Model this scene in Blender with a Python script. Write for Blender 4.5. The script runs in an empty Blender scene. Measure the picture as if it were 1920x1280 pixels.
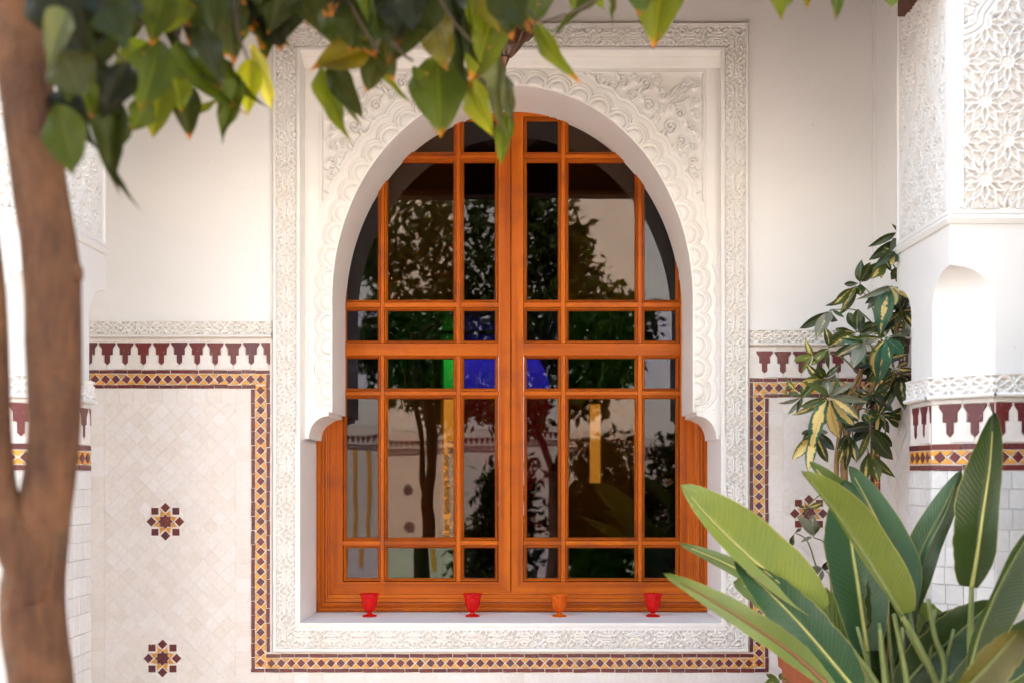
import bpy, math, random
import numpy as np
from mathutils import Matrix, Vector, noise

random.seed(7)
rng = np.random.default_rng(7)
R = math.radians
scene = bpy.context.scene
COL = scene.collection

# ------------------------------------------------------------------ camera, world, sun, exposure
S = 0.002            # metres per photograph pixel on the wall plane y = 0
D = 3.9              # camera distance to the wall plane
VX, VH = 985.0, 890.0  # foot of the optical axis in the photograph
ZC = 1.35
CX = (VX - 960.0) * S

cam = bpy.data.cameras.new("camera")
cam.sensor_width = 36.0
cam.lens = 36.0 * D / (1920 * S)
cam.shift_x = -(VX - 960.0) / 1920.0
cam.shift_y = (VH - 640.0) / 1920.0
cam.clip_start = 0.05
cam.clip_end = 500
cam.dof.use_dof = True
cam.dof.focus_distance = D + 0.1
cam.dof.aperture_fstop = 2.7
camo = bpy.data.objects.new("camera", cam)
COL.objects.link(camo)
camo.location = (CX, -D, ZC)
camo.rotation_euler = (R(90), 0, 0)
scene.camera = camo

SUN = Vector((-0.55, 0.50, 0.78)).normalized()     # towards the sun
sun_el = math.asin(SUN.z)
world = bpy.data.worlds.new("World")
scene.world = world
world.use_nodes = True
wn = world.node_tree.nodes
wl_ = world.node_tree.links
sky = wn.new("ShaderNodeTexSky")
sky.sky_type = 'NISHITA'
sky.sun_disc = False
sky.sun_elevation = sun_el
sky.sun_rotation = math.atan2(SUN.x, SUN.y)
sky.air_density = 1.8
sky.dust_density = 5.0
sky.ozone_density = 0.4
bgn = wn["Background"]
bgn.inputs["Strength"].default_value = 0.15
wl_.new(sky.outputs[0], bgn.inputs["Color"])

sl = bpy.data.lights.new("sun", 'SUN')
sl.energy = 2.0
sl.angle = R(0.53)
sl.color = (1.0, 0.985, 0.96)
so = bpy.data.objects.new("sun", sl)
COL.objects.link(so)
so.rotation_euler = (-SUN).to_track_quat('-Z', 'Y').to_euler()

scene.view_settings.view_transform = 'Standard'
scene.view_settings.look = 'None'
scene.view_settings.gamma = 1.0
scene.view_settings.use_curve_mapping = False
scene.view_settings.exposure = 2.62
cy = scene.cycles
cy.use_denoising = True
cy.max_bounces = 12
cy.diffuse_bounces = 6
cy.transparent_max_bounces = 24
cy.sample_clamp_indirect = 8.0
cy.caustics_reflective = False
cy.caustics_refractive = False

# ------------------------------------------------------------------ helpers
def kY(Y):
    return (D + Y) / D

def P(px, py, Y=0.0):
    """place that the photograph shows at (px, py), on the vertical plane y = Y"""
    k = kY(Y)
    return Vector((CX + (px - VX) * S * k, Y, ZC - (py - VH) * S * k))

def X(px, Y=0.0):
    return CX + (px - VX) * S * kY(Y)

def Z(py, Y=0.0):
    return ZC - (py - VH) * S * kY(Y)

WORLD = {}

def link(o, parent=None, M=None):
    COL.objects.link(o)
    if M is not None:
        o.matrix_basis = M
    w = o.matrix_basis.copy()
    if parent is not None:
        o.parent = parent
        o.matrix_parent_inverse = WORLD[parent.name].inverted()
    WORLD[o.name] = w
    return o

def tag(o, label=None, cat=None, group=None, kind=None):
    if label: o['label'] = label
    if cat: o['category'] = cat
    if group: o['group'] = group
    if kind: o['kind'] = kind
    return o

def empty(name, loc, label=None, cat=None, group=None, kind=None):
    o = bpy.data.objects.new(name, None)
    o.empty_display_size = 0.05
    link(o, None, Matrix.Translation(Vector(loc)))
    return tag(o, label, cat, group, kind)

def mesh_data(name, verts, faces, mats=(), smooth=False, fmat=None, uv=None):
    me = bpy.data.meshes.new(name)
    me.from_pydata([tuple(v) for v in verts], [], [tuple(f) for f in faces])
    if not isinstance(mats, (list, tuple)): mats = (mats,)
    for m in mats:
        me.materials.append(m)
    if fmat is not None:
        me.polygons.foreach_set("material_index", fmat)
    if smooth:
        me.polygons.foreach_set("use_smooth", [True] * len(me.polygons))
    if uv is not None:
        l = me.uv_layers.new(name="UVMap")
        idx = np.empty(len(me.loops), dtype=np.int32)
        me.loops.foreach_get("vertex_index", idx)
        l.data.foreach_set("uv", np.asarray(uv, dtype=np.float32)[idx].ravel())
    me.update()
    return me

def mk(name, verts, faces, mats, parent=None, smooth=False, fmat=None, uv=None, M=None):
    o = bpy.data.objects.new(name, mesh_data(name, verts, faces, mats, smooth, fmat, uv))
    return link(o, parent, M)

def inst(name, me, parent, M, color=None):
    o = bpy.data.objects.new(name, me)
    if color is not None:
        o.color = color
    return link(o, parent, M)

def grid_mesh(name, V, keep=None, mats=(), parent=None, smooth=True):
    """V: (n, m, 3) array of grid points; keep: (n-1, m-1) bool"""
    n, m, _ = V.shape
    idx = np.arange(n * m).reshape(n, m)
    q = np.stack([idx[:-1, :-1], idx[:-1, 1:], idx[1:, 1:], idx[1:, :-1]], axis=-1)
    q = q[keep] if keep is not None else q.reshape(-1, 4)
    used = np.zeros(n * m, bool)
    used[q.ravel()] = True
    remap = np.cumsum(used) - 1
    v = V.reshape(-1, 3)[used].astype(np.float32)
    q = remap[q].astype(np.int32)
    me = bpy.data.meshes.new(name)
    me.vertices.add(len(v)); me.vertices.foreach_set("co", v.ravel())
    me.loops.add(q.size); me.loops.foreach_set("vertex_index", q.ravel())
    me.polygons.add(len(q)); me.polygons.foreach_set("loop_start", np.arange(0, q.size, 4, dtype=np.int32))
    if smooth:
        me.polygons.foreach_set("use_smooth", np.ones(len(q), dtype=bool))
    if not isinstance(mats, (list, tuple)): mats = (mats,)
    for mm in mats: me.materials.append(mm)
    me.update(calc_edges=True); me.validate()
    o = bpy.data.objects.new(name, me)
    return link(o, parent)

def box_vf(x0, x1, y0, y1, z0, z1, off=0, bev=0.0):
    if bev <= 0:
        v = [(x0,y0,z0),(x1,y0,z0),(x1,y1,z0),(x0,y1,z0),(x0,y0,z1),(x1,y0,z1),(x1,y1,z1),(x0,y1,z1)]
        f = [(0,3,2,1),(4,5,6,7),(0,1,5,4),(1,2,6,5),(2,3,7,6),(3,0,4,7)]
    else:   # chamfer of the front (-y) face
        b = bev
        v = [(x0,y0+b,z0),(x1,y0+b,z0),(x1,y1,z0),(x0,y1,z0),(x0,y0+b,z1),(x1,y0+b,z1),(x1,y1,z1),(x0,y1,z1),
             (x0+b,y0,z0+b),(x1-b,y0,z0+b),(x1-b,y0,z1-b),(x0+b,y0,z1-b)]
        f = [(0,3,2,1),(4,5,6,7),(1,2,6,5),(2,3,7,6),(3,0,4,7),
             (8,9,10,11),(0,1,9,8),(1,5,10,9),(5,4,11,10),(4,0,8,11)]
    return v, [tuple(i + off for i in q) for q in f]

def box(name, x0, x1, y0, y1, z0, z1, mat, parent=None, bev=0.0, M=None):
    if x0 > x1: x0, x1 = x1, x0
    if z0 > z1: z0, z1 = z1, z0
    v, f = box_vf(x0, x1, y0, y1, z0, z1, 0, bev)
    return mk(name, v, f, mat, parent, M=M)

def frames(pts):
    """parallel-transport frames along a polyline"""
    pts = [Vector(p) for p in pts]
    T = []
    for i in range(len(pts)):
        a = pts[max(i-1, 0)]; b = pts[min(i+1, len(pts)-1)]
        T.append((b - a).normalized())
    up = Vector((0, 1, 0)) if abs(T[0].y) < .9 else Vector((1, 0, 0))
    out = []
    n = (up - T[0] * up.dot(T[0])).normalized()
    for t in T:
        n = (n - t * n.dot(t)).normalized()
        out.append((t, n, t.cross(n)))
    return pts, out

def tube_vf(pts, rad, seg=8, off=0, rough=0.0, seed=0.0):
    pts, fr = frames(pts)
    v, f = [], []
    n = len(pts)
    for i, p in enumerate(pts):
        r = rad[i] if hasattr(rad, '__len__') else rad
        for k in range(seg):
            a = 2 * math.pi * k / seg
            rr = r
            if rough:
                q = p + (fr[i][1] * math.cos(a) + fr[i][2] * math.sin(a)) * r
                rr = r * (1 + rough * noise.noise(Vector((q.x * 14 + seed, q.y * 14, q.z * 6))))
            v.append(p + (fr[i][1] * math.cos(a) + fr[i][2] * math.sin(a)) * rr)
    for i in range(n - 1):
        for k in range(seg):
            a = i * seg + k; b = i * seg + (k + 1) % seg
            f.append((a + off, b + off, b + seg + off, a + seg + off))
    f.append(tuple(off + k for k in range(seg - 1, -1, -1)))
    f.append(tuple(off + (n - 1) * seg + k for k in range(seg)))
    return v, f

def tube(name, pts, rad, mat, parent=None, seg=8, rough=0.0, seed=0.0):
    v, f = tube_vf(pts, rad, seg, 0, rough, seed)
    return mk(name, v, f, mat, parent, smooth=True)

def catmull(pts, n):
    """n samples through the points"""
    p = np.asarray(pts, float)
    p = np.vstack([2 * p[0] - p[1], p, 2 * p[-1] - p[-2]])
    m = len(p) - 3
    out = []
    for i in range(n):
        t = i / (n - 1) * m
        j = min(int(t), m - 1); u = t - j
        a, b, c, d = p[j], p[j+1], p[j+2], p[j+3]
        out.append(.5 * ((2*b) + (-a + c) * u + (2*a - 5*b + 4*c - d) * u*u + (-a + 3*b - 3*c + d) * u**3))
    return np.array(out)

def lathe(name, prof, mat, parent=None, loc=(0, 0, 0), seg=32, mod=None):
    """prof: [(r, z)] ; mod(i, angle) -> radius factor"""
    v, f = [], []
    n = len(prof)
    for i, (r, z) in enumerate(prof):
        for k in range(seg):
            a = 2 * math.pi * k / seg
            q = r * (mod(i, a) if mod else 1)
            v.append((loc[0] + q * math.cos(a), loc[1] + q * math.sin(a), loc[2] + z))
    for i in range(n - 1):
        for k in range(seg):
            a = i * seg + k; b = i * seg + (k + 1) % seg
            f.append((a, b, b + seg, a + seg))
    f.append(tuple(range(seg - 1, -1, -1)))
    f.append(tuple((n - 1) * seg + k for k in range(seg)))
    return mk(name, v, f, mat, parent, smooth=True)

# ------------------------------------------------------------------ materials
class NT:
    def __init__(self, name):
        self.m = bpy.data.materials.new(name)
        self.m.use_nodes = True
        self.t = self.m.node_tree
        self.n = self.t.nodes
        self.b = self.n["Principled BSDF"]
        self.out = self.n["Material Output"]
    def new(self, typ, **kw):
        o = self.n.new("ShaderNode" + typ)
        for k, v in kw.items():
            if k.startswith("i_"):
                o.inputs[k[2:].replace("_", " ")].default_value = v
            else:
                setattr(o, k, v)
        return o
    def ln(self, a, b):
        self.t.links.new(a, b)
    def math(self, op, a, b=None, c=None, clamp=False):
        o = self.n.new("ShaderNodeMath"); o.operation = op; o.use_clamp = clamp
        for i, x in enumerate((a, b, c)):
            if x is None: continue
            if isinstance(x, (int, float)): o.inputs[i].default_value = x
            else: self.ln(x, o.inputs[i])
        return o.outputs[0]
    def mix(self, fac, a, b, blend='MIX'):
        o = self.n.new("ShaderNodeMix"); o.data_type = 'RGBA'; o.blend_type = blend
        if isinstance(fac, (int, float)): o.inputs[0].default_value = fac
        else: self.ln(fac, o.inputs[0])
        for i, x in ((6, a), (7, b)):
            if isinstance(x, (tuple, list)): o.inputs[i].default_value = (*x[:3], 1)
            else: self.ln(x, o.inputs[i])
        return o.outputs[2]
    def ramp(self, fac, stops):
        o = self.n.new("ShaderNodeValToRGB")
        e = o.color_ramp.elements
        while len(e) < len(stops): e.new(0.5)
        for i, (p, c) in enumerate(stops):
            e[i].position = p
            e[i].color = (*c[:3], 1) if isinstance(c, (tuple, list)) else (c, c, c, 1)
        self.ln(fac, o.inputs[0])
        return o.outputs[0]
    def noise(self, vec, scale, detail=4, rough=.55):
        o = self.n.new("ShaderNodeTexNoise")
        o.inputs["Scale"].default_value = scale
        o.inputs["Detail"].default_value = detail
        o.inputs["Roughness"].default_value = rough
        if vec is not None: self.ln(vec, o.inputs["Vector"])
        return o.outputs[0]
    def obj(self):
        return self.n.new("ShaderNodeTexCoord").outputs["Object"]
    def geo(self):
        return self.n.new("ShaderNodeNewGeometry").outputs["Position"]
    def mapping(self, vec, scale=(1,1,1), loc=(0,0,0), rot=(0,0,0)):
        o = self.n.new("ShaderNodeMapping")
        o.inputs["Scale"].default_value = scale
        o.inputs["Location"].default_value = loc
        o.inputs["Rotation"].default_value = rot
        self.ln(vec, o.inputs["Vector"])
        return o.outputs[0]
    def info(self):
        return self.n.new("ShaderNodeObjectInfo")
    def bump(self, h, dist=.002, strength=1.0):
        o = self.n.new("ShaderNodeBump")
        o.inputs["Distance"].default_value = dist
        o.inputs["Strength"].default_value = strength
        self.ln(h, o.inputs["Height"])
        self.ln(o.outputs[0], self.b.inputs["Normal"])
        return o
    def set(self, col=None, rough=None, spec=None, **kw):
        def put(k, v):
            if hasattr(v, "is_linked") or hasattr(v, "links"): self.ln(v, self.b.inputs[k])
            else: self.b.inputs[k].default_value = (*v[:3], 1) if isinstance(v, (tuple, list)) else v
        if col is not None: put("Base Color", col)
        if rough is not None: put("Roughness", rough)
        if spec is not None: put("Specular IOR Level", spec)
        for k, v in kw.items(): put(k.replace("_", " "), v)

def m_plaster(name, col, bump=.0012, rough=.85, stain=.06):
    t = NT(name); g = t.geo()
    n1 = t.noise(g, 1.3, 5); n2 = t.noise(g, 18, 6)
    c = t.mix(t.ramp(n1, [(.35, 0.0), (.7, 1.0)]), col, tuple(x * (1 - stain) for x in col))
    spots = t.ramp(t.noise(g, 45, 2), [(.735, 0.0), (.76, 1.0)])
    c = t.mix(t.math('MULTIPLY', spots, .35), c, (.30, .24, .2))
    t.set(c, rough, .25)
    t.bump(t.math('ADD', n2, t.math('MULTIPLY', t.noise(g, 90, 3), .35)), bump)
    return t.m

def m_stucco(name, col):
    t = NT(name); g = t.geo()
    n2 = t.noise(g, 60, 5)
    c = t.mix(t.ramp(t.noise(g, 6, 5), [(.35, 0.0), (.75, 1.0)]), col, (col[0]*.95, col[1]*.93, col[2]*.9))
    t.set(c, .8, .25)
    t.bump(n2, .0009)
    return t.m

def m_tile(name, cols, rough=.22, wob=.0012, spec=.5, chips=0.0, band=(.0, 1.0)):
    t = NT(name); g = t.geo(); inf = t.info()
    st = [(band[0] + (band[1]-band[0]) * i / max(1, len(cols) - 1), c) for i, c in enumerate(cols)]
    c = t.ramp(inf.outputs["Random"], st)
    mott = t.noise(g, 70, 4)
    c = t.mix(t.math('MULTIPLY', mott, .55), c, t.mix(1.0, c, (.62, .62, .66), 'MULTIPLY'))
    if chips > 0:
        ch = t.ramp(t.noise(g, 170, 3, .6), [(chips, 0.0), (chips + .02, 1.0)])
        c = t.mix(ch, c, (.55, .42, .38))
    t.set(c, t.math('ADD', t.math('MULTIPLY', mott, .25), rough), spec)
    t.bump(t.noise(g, 42, 3), wob)
    return t.m

def m_wood(name, axis):
    t = NT(name); g = t.geo(); inf = t.info()
    sc = (58, 58, 1.3) if axis == 'z' else (1.3, 58, 58)
    v = t.mapping(g, sc)
    off = t.n.new("ShaderNodeVectorMath"); off.operation = 'ADD'
    comb = t.n.new("ShaderNodeCombineXYZ")
    rr = t.math('MULTIPLY', inf.outputs["Random"], 37.0)
    for i in range(3): t.ln(rr, comb.inputs[i])
    t.ln(v, off.inputs[0]); t.ln(comb.outputs[0], off.inputs[1])
    fine = t.noise(off.outputs[0], 3.2, 5, .65)
    broad = t.noise(off.outputs[0], .55, 3, .5)
    c = t.ramp(broad, [(.26, (.24, .044, .006)), (.42, (.46, .098, .005)), (.6, (.58, .140, .006)), (.8, (.68, .19, .008))])
    c = t.mix(t.ramp(fine, [(.42, 1.0), (.62, 0.0)]), c, t.mix(1.0, c, (.84, .76, .72), 'MULTIPLY'))
    c = t.mix(t.ramp(t.noise(g, 9, 4), [(.52, 0.0), (.80, .7)]), c, (.17, .042, .018))
    c = t.mix(t.math('MULTIPLY', inf.outputs["Random"], .42), c, (.37, .078, .008))
    t.set(c, t.math('ADD', t.math('MULTIPLY', fine, .2),   .30), .14)
    t.b.inputs["Coat Weight"].default_value = .05
    t.b.inputs["Coat Roughness"].default_value = .18
    t.bump(fine, .0005)
    return t.m

def m_pane(name, tint):
    t = NT(name)
    tr = t.new("BsdfTransparent"); tr.inputs[0].default_value = (*[max(x, 1e-4) ** .5 for x in tint], 1)
    gl = t.new("BsdfGlossy"); gl.inputs["Roughness"].default_value = 0.0
    gl.inputs["Color"].default_value = (1, 1, 1, 1)
    fr = t.new("Fresnel"); fr.inputs["IOR"].default_value = 1.49
    w = t.noise(t.geo(), 5.5, 1)
    bp = t.n.new("ShaderNodeBump"); bp.inputs["Distance"].default_value = .0006; bp.inputs["Strength"].default_value = .5
    t.ln(w, bp.inputs["Height"]); t.ln(bp.outputs[0], gl.inputs["Normal"])
    mx = t.new("MixShader")
    t.ln(fr.outputs[0], mx.inputs[0]); t.ln(tr.outputs[0], mx.inputs[1]); t.ln(gl.outputs[0], mx.inputs[2])
    t.ln(mx.outputs[0], t.out.inputs["Surface"])
    return t.m

def leaf_shader(t, c, rough, trans, tcol, spec=.45):
    t.set(c, rough, spec)
    tl = t.new("BsdfTranslucent")
    t.ln(tcol, tl.inputs[0])
    mx = t.new("MixShader"); mx.inputs[0].default_value = trans
    t.ln(t.b.outputs[0], mx.inputs[1]); t.ln(tl.outputs[0], mx.inputs[2])
    t.ln(mx.outputs[0], t.out.inputs["Surface"])

def m_citrus(name):
    t = NT(name); inf = t.info()
    uv = t.new("TexCoord").outputs["UV"]
    sep = t.new("SeparateXYZ"); t.ln(uv, sep.inputs[0])
    u, v = sep.outputs[0], sep.outputs[1]
    au = t.math('ABSOLUTE', t.math('SUBTRACT', u, .5))
    g = t.geo()
    rib = t.ramp(au, [(.012, 1.0), (.035, 0.0)])
    vein = t.math('FRACT', t.math('SUBTRACT', t.math('MULTIPLY', v, 11.0), t.math('MULTIPLY', au, 7.0)))
    vein = t.ramp(vein, [(.0, 1.0), (.10, 0.0), (.9, 0.0), (1.0, 1.0)])
    base = inf.outputs["Color"]
    blot = t.noise(g, 28, 4)
    c = t.mix(t.ramp(blot, [(.35, 0.0), (.75, .8)]), base, t.mix(1.0, base, (1.45, 1.25, .8), 'MULTIPLY'))
    c = t.mix(t.math('MULTIPLY', vein, .28), c, t.mix(1.0, base, (1.9, 1.6, 1.3), 'MULTIPLY'))
    c = t.mix(t.math('MULTIPLY', rib, .55), c, t.mix(1.0, base, (2.6, 2.1, 1.8), 'MULTIPLY'))
    nv = t.math('ADD', v, t.math('MULTIPLY', t.math('SUBTRACT', t.noise(g, 60, 3), .5), .25))
    burn = t.math('MULTIPLY', t.ramp(nv, [(.86, 0.0), (.95, 1.0)]), inf.outputs["Alpha"])
    spot = t.math('MULTIPLY', t.ramp(t.noise(g, 34, 2), [(.70, 0.0), (.74, 1.0)]), inf.outputs["Alpha"])
    burn = t.math('MAXIMUM', burn, spot)
    c = t.mix(burn, c, (.42, .15, .03))
    tc = t.mix(1.0, c, (1.7, 1.6, .55), 'MULTIPLY')
    leaf_shader(t, c, .42, .40, tc, .22)
    t.bump(vein, .0012, .6)
    return t.m

def m_strel(name):
    t = NT(name); inf = t.info()
    uv = t.new("TexCoord").outputs["UV"]
    sep = t.new("SeparateXYZ"); t.ln(uv, sep.inputs[0])
    u, v = sep.outputs[0], sep.outputs[1]
    au = t.math('ABSOLUTE', t.math('SUBTRACT', u, .5))
    g = t.geo()
    ph = t.math('SUBTRACT', t.math('MULTIPLY', v, 34.0), t.math('MULTIPLY', au, 9.0))
    ph = t.math('ADD', ph, t.math('MULTIPLY', t.noise(g, 14, 3), 1.6))
    wave = t.math('MULTIPLY', t.math('ADD', t.math('SINE', t.math('MULTIPLY', ph, 6.283)), 1.0), .5)
    fine = t.math('MULTIPLY', t.math('ADD', t.math('SINE', t.math('MULTIPLY', ph, 25.0)), 1.0), .5)
    base = inf.outputs["Color"]
    c = t.mix(t.math('MULTIPLY', wave, .24), base, t.mix(1.0, base, (1.5, 1.38, 1.35), 'MULTIPLY'))
    c = t.mix(t.ramp(t.noise(g, 7, 4), [(.4, 0.0), (.8, .6)]), c, t.mix(1.0, base, (1.5, 1.25, .7), 'MULTIPLY'))
    edge = t.ramp(au, [(.478, 0.0), (.496, 1.0)])
    c = t.mix(t.math('MULTIPLY', edge, .8), c, (.34, .30, .10))
    spot = t.ramp(t.noise(g, 130, 2), [(.72, 0.0), (.76, 1.0)])
    c = t.mix(t.math('MULTIPLY', spot, .4), c, (.30, .24, .10))
    tear = t.ramp(t.noise(g, 10, 4), [(.70, 0.0), (.76, 1.0)])
    c = t.mix(t.math('MULTIPLY', t.math('MULTIPLY', tear, t.ramp(au, [(.36, 0.0), (.48, 1.0)])), .8), c, (.25, .17, .07))
    tc = t.mix(1.0, c, (1.6, 1.6, .5), 'MULTIPLY')
    leaf_shader(t, c, .25, .25, tc, .5)
    t.bump(t.math('ADD', wave, t.math('MULTIPLY', fine, .25)), .0014, .6)
    return t.m

def m_scheff(name):
    t = NT(name); inf = t.info()
    uv = t.new("TexCoord").outputs["UV"]
    sep = t.new("SeparateXYZ"); t.ln(uv, sep.inputs[0])
    u, v = sep.outputs[0], sep.outputs[1]
    au = t.math('ABSOLUTE', t.math('SUBTRACT', u, .5))
    g = t.geo()
    nz = t.noise(t.mapping(g, (1, 1, 1)), 48, 3)
    nz2 = t.noise(g, 16, 2)
    lim = t.math('MULTIPLY', inf.outputs["Alpha"], .40)
    m = t.math('SUBTRACT', t.math('SUBTRACT', lim, au), t.math('MULTIPLY', t.math('ABSOLUTE', t.math('SUBTRACT', nz, .5)), .8))
    m = t.math('ADD', m, t.math('MULTIPLY', t.math('SUBTRACT', nz2, .5), .5))
    m = t.ramp(m, [(.0, 0.0), (.035, 1.0)])
    m = t.math('MULTIPLY', m, t.ramp(inf.outputs["Alpha"], [(.04, 0.0), (.1, 1.0)]))
    base = inf.outputs["Color"]
    rib = t.ramp(au, [(.01, 1.0), (.03, 0.0)])
    cream = t.mix(nz2, (.74, .58, .27), (.60, .46, .14))
    c = t.mix(m, base, cream)
    c = t.mix(t.math('MULTIPLY', rib, .5), c, (.30, .30, .10))
    tc = t.mix(1.0, c, (1.4, 1.4, .6), 'MULTIPLY')
    leaf_shader(t, c, .28, .22, tc, .5)
    return t.m

def m_simple(name, col, rough=.6, spec=.4, var=.35, scale=20, bump=.001, metal=0.0):
    t = NT(name); g = t.geo()
    n = t.noise(g, scale, 5)
    c = t.mix(t.ramp(n, [(.3, 0.0), (.75, 1.0)]), col, tuple(x * (1 - var) for x in col))
    t.set(c, rough, spec, Metallic=metal)
    if bump: t.bump(n, bump)
    return t.m

def m_bark(name, c0, c1):
    t = NT(name); g = t.geo()
    v = t.mapping(g, (26, 26, 7))
    n = t.noise(v, 1.6, 6, .6); b = t.noise(g, 9, 5)
    c = t.mix(t.ramp(n, [(.35, 0.0), (.7, 1.0)]), c0, c1)
    c = t.mix(t.ramp(b, [(.50, 0.0), (.72, .7)]), c, (.18, .085, .036))
    c = t.mix(t.ramp(t.noise(g, 12, 3), [(.56, 0.0), (.7, .8)]), c, (.06, .035, .02))
    t.set(c, .7, .3)
    t.bump(t.math('ADD', n, t.noise(g, 60, 5)), .010)
    return t.m

def m_cup(name, col, glow):
    t = NT(name)
    t.set(col, .08, .8)
    t.b.inputs["Coat Weight"].default_value = 1.0
    t.b.inputs["Coat Roughness"].default_value = .06
    tl = t.new("BsdfTranslucent"); tl.inputs[0].default_value = (*glow, 1)
    tr = t.new("BsdfTransparent"); tr.inputs[0].default_value = (*[min(1, x * 1.05) for x in glow], 1)
    m1 = t.new("MixShader"); m1.inputs[0].default_value = .62
    t.ln(t.b.outputs[0], m1.inputs[1]); t.ln(tl.outputs[0], m1.inputs[2])
    m2 = t.new("MixShader"); m2.inputs[0].default_value = .42
    t.ln(m1.outputs[0], m2.inputs[1]); t.ln(tr.outputs[0], m2.inputs[2])
    t.ln(m2.outputs[0], t.out.inputs["Surface"])
    return t.m

def m_floor(name):
    t = NT(name); g = t.geo()
    br = t.new("TexBrick"); br.offset = 0.0
    t.ln(t.mapping(g, (1, 1, 1)), br.inputs["Vector"])
    br.inputs["Scale"].default_value = 1.0
    br.inputs["Brick Width"].default_value = .3; br.inputs["Row Height"].default_value = .3
    br.inputs["Mortar Size"].default_value = .004
    br.inputs["Color1"].default_value = (.56, .48, .42, 1)
    br.inputs["Color2"].default_value = (.50, .42, .36, 1)
    br.inputs["Mortar"].default_value = (.4, .34, .28, 1)
    t.set(t.mix(t.math('MULTIPLY', t.noise(g, 5, 5), .4), br.outputs[0], (.47, .40, .34)), .6, .3)
    return t.m

PLASTER = m_plaster("wall_plaster", (.80, .79, .78))
PILLAR_PL = m_plaster("pillar_plaster", (.73, .725, .72), bump=.0022)
STUCCO = m_stucco("carved_stucco", (.79, .77, .745))
PILLAR_ST = m_stucco("pillar_stucco", (.75, .745, .74))
GROUT = m_simple("grout", (.80, .755, .71), .85, .2, .10, 30, .001)
T_RED = m_tile("oxblood_tile", [(.135, .020, .022), (.165, .026, .022), (.115, .022, .028), (.15, .032, .026), (.10, .024, .04), (.17, .022, .02)], chips=.67)
T_AMB = m_tile("amber_tile", [(.80, .36, .022), (.74, .34, .06), (.83, .40, .025), (.66, .34, .11), (.80, .37, .02)], chips=.72)
T_WHT = m_tile("ivory_tile", [(.77, .715, .665), (.80, .755, .715), (.765, .705, .65), (.80, .76, .73), (.78, .72, .68), (.81, .78, .76), (.74, .68, .625), (.78, .74, .71)], rough=.26, wob=.0016)
T_WHT2 = m_tile("grey_tile", [(.70, .69, .68), (.76, .75, .74), (.66, .655, .65), (.73, .72, .71)], rough=.24, wob=.002)
WOODV = m_wood("wood_upright", 'z')
WOODH = m_wood("wood_level", 'x')
DARKWOOD = m_simple("dark_beam_wood", (.12, .035, .018), .5, .4, .4, 12, .001)
GLASS = {
    'amber': m_pane("amber_glass", (.62, .27, .03)),
    'green': m_pane("green_glass", (.010, .24, .02)),
    'blue': m_pane("blue_glass", (.014, .010, .22)),
    'red': m_pane("red_glass", (.045, .001, .002)),
    'violet': m_pane("smoke_glass", (.12, .10, .13)),
}
LEAF_C = m_citrus("citrus_leaf")
LEAF_S = m_strel("strelitzia_leaf")
LEAF_V = m_scheff("schefflera_leaf")
BARK = m_bark("citrus_bark", (.058, .024, .011), (.115, .050, .021))
TWIG = m_simple("twig_bark", (.06, .04, .022), .7, .3)
STALK = m_simple("green_stalk", (.15, .19, .055), .45, .45, .3, 30, 0)
RIB = m_simple("leaf_midrib", (.42, .42, .13), .45, .4, .2, 30, 0)
RIBR = m_simple("red_midrib", (.22, .09, .04), .5, .4, .2, 30, 0)
CANE = m_simple("tan_cane", (.30, .17, .06), .5, .4, .45, 24, .001)
TERRA = m_simple("terracotta", (.42, .125, .05), .8, .2, .3, 14, .001)
SOIL = m_simple("potting_soil", (.05, .03, .02), .95, .1, .5, 40, .006)
BRASS = m_simple("aged_brass", (.20, .105, .06), .42, .5, .4, 40, .0004, .75)
FLOOR = m_floor("courtyard_floor")
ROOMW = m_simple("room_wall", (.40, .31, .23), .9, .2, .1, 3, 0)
CUP_R = m_cup("red_glass_cup", (.80, .02, .016), (1.0, .09, .05))
CUP_O = m_cup("orange_glass_cup", (.90, .33, .01), (1.0, .52, .05))
# ------------------------------------------------------------------ polygon tiles
def clip_poly(poly, a, b, c):
    """keep the side a*x + b*y <= c"""
    out = []
    n = len(poly)
    for i in range(n):
        p, q = poly[i], poly[(i + 1) % n]
        dp, dq = a*p[0] + b*p[1] - c, a*q[0] + b*q[1] - c
        if dp <= 0: out.append(p)
        if (dp < 0 < dq) or (dq < 0 < dp):
            t = dp / (dp - dq)
            out.append((p[0] + (q[0]-p[0])*t, p[1] + (q[1]-p[1])*t))
    return out

def area(poly):
    return .5 * sum(poly[i][0]*poly[(i+1) % len(poly)][1] - poly[(i+1) % len(poly)][0]*poly[i][1] for i in range(len(poly)))

def inset_poly(poly, d):
    """move every edge inwards by d (polygon counter-clockwise)"""
    n = len(poly)
    out = []
    for i in range(n):
        p0, p1, p2 = Vector(poly[i-1]), Vector(poly[i]), Vector(poly[(i+1) % n])
        e1 = (p1 - p0).normalized(); e2 = (p2 - p1).normalized()
        n1 = Vector((-e1.y, e1.x)); n2 = Vector((-e2.y, e2.x))
        k = 1 + n1.dot(n2)
        m = (n1 + n2) / max(k, .35)
        out.append(tuple(p1 + m * d))
    return out

TT = .0045     # tile thickness proud of the grout bed
def tile_vf(poly, gap=.0014, thick=TT, bev=.0011, off=0):
    poly = list(poly)
    if area(poly) < 0: poly = poly[::-1]
    p0 = inset_poly(poly, gap); p1 = inset_poly(poly, gap + bev)
    n = len(poly)
    v = [(x, 0, z) for x, z in p0] + [(x, -thick + bev, z) for x, z in p0] + [(x, -thick, z) for x, z in p1]
    f = []
    for i in range(n):
        j = (i + 1) % n
        f.append((i, j, n + j, n + i)); f.append((n + i, n + j, 2*n + j, 2*n + i))
    f.append(tuple(range(2*n, 3*n)))
    return v, [tuple(k + off for k in q) for q in f]

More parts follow.
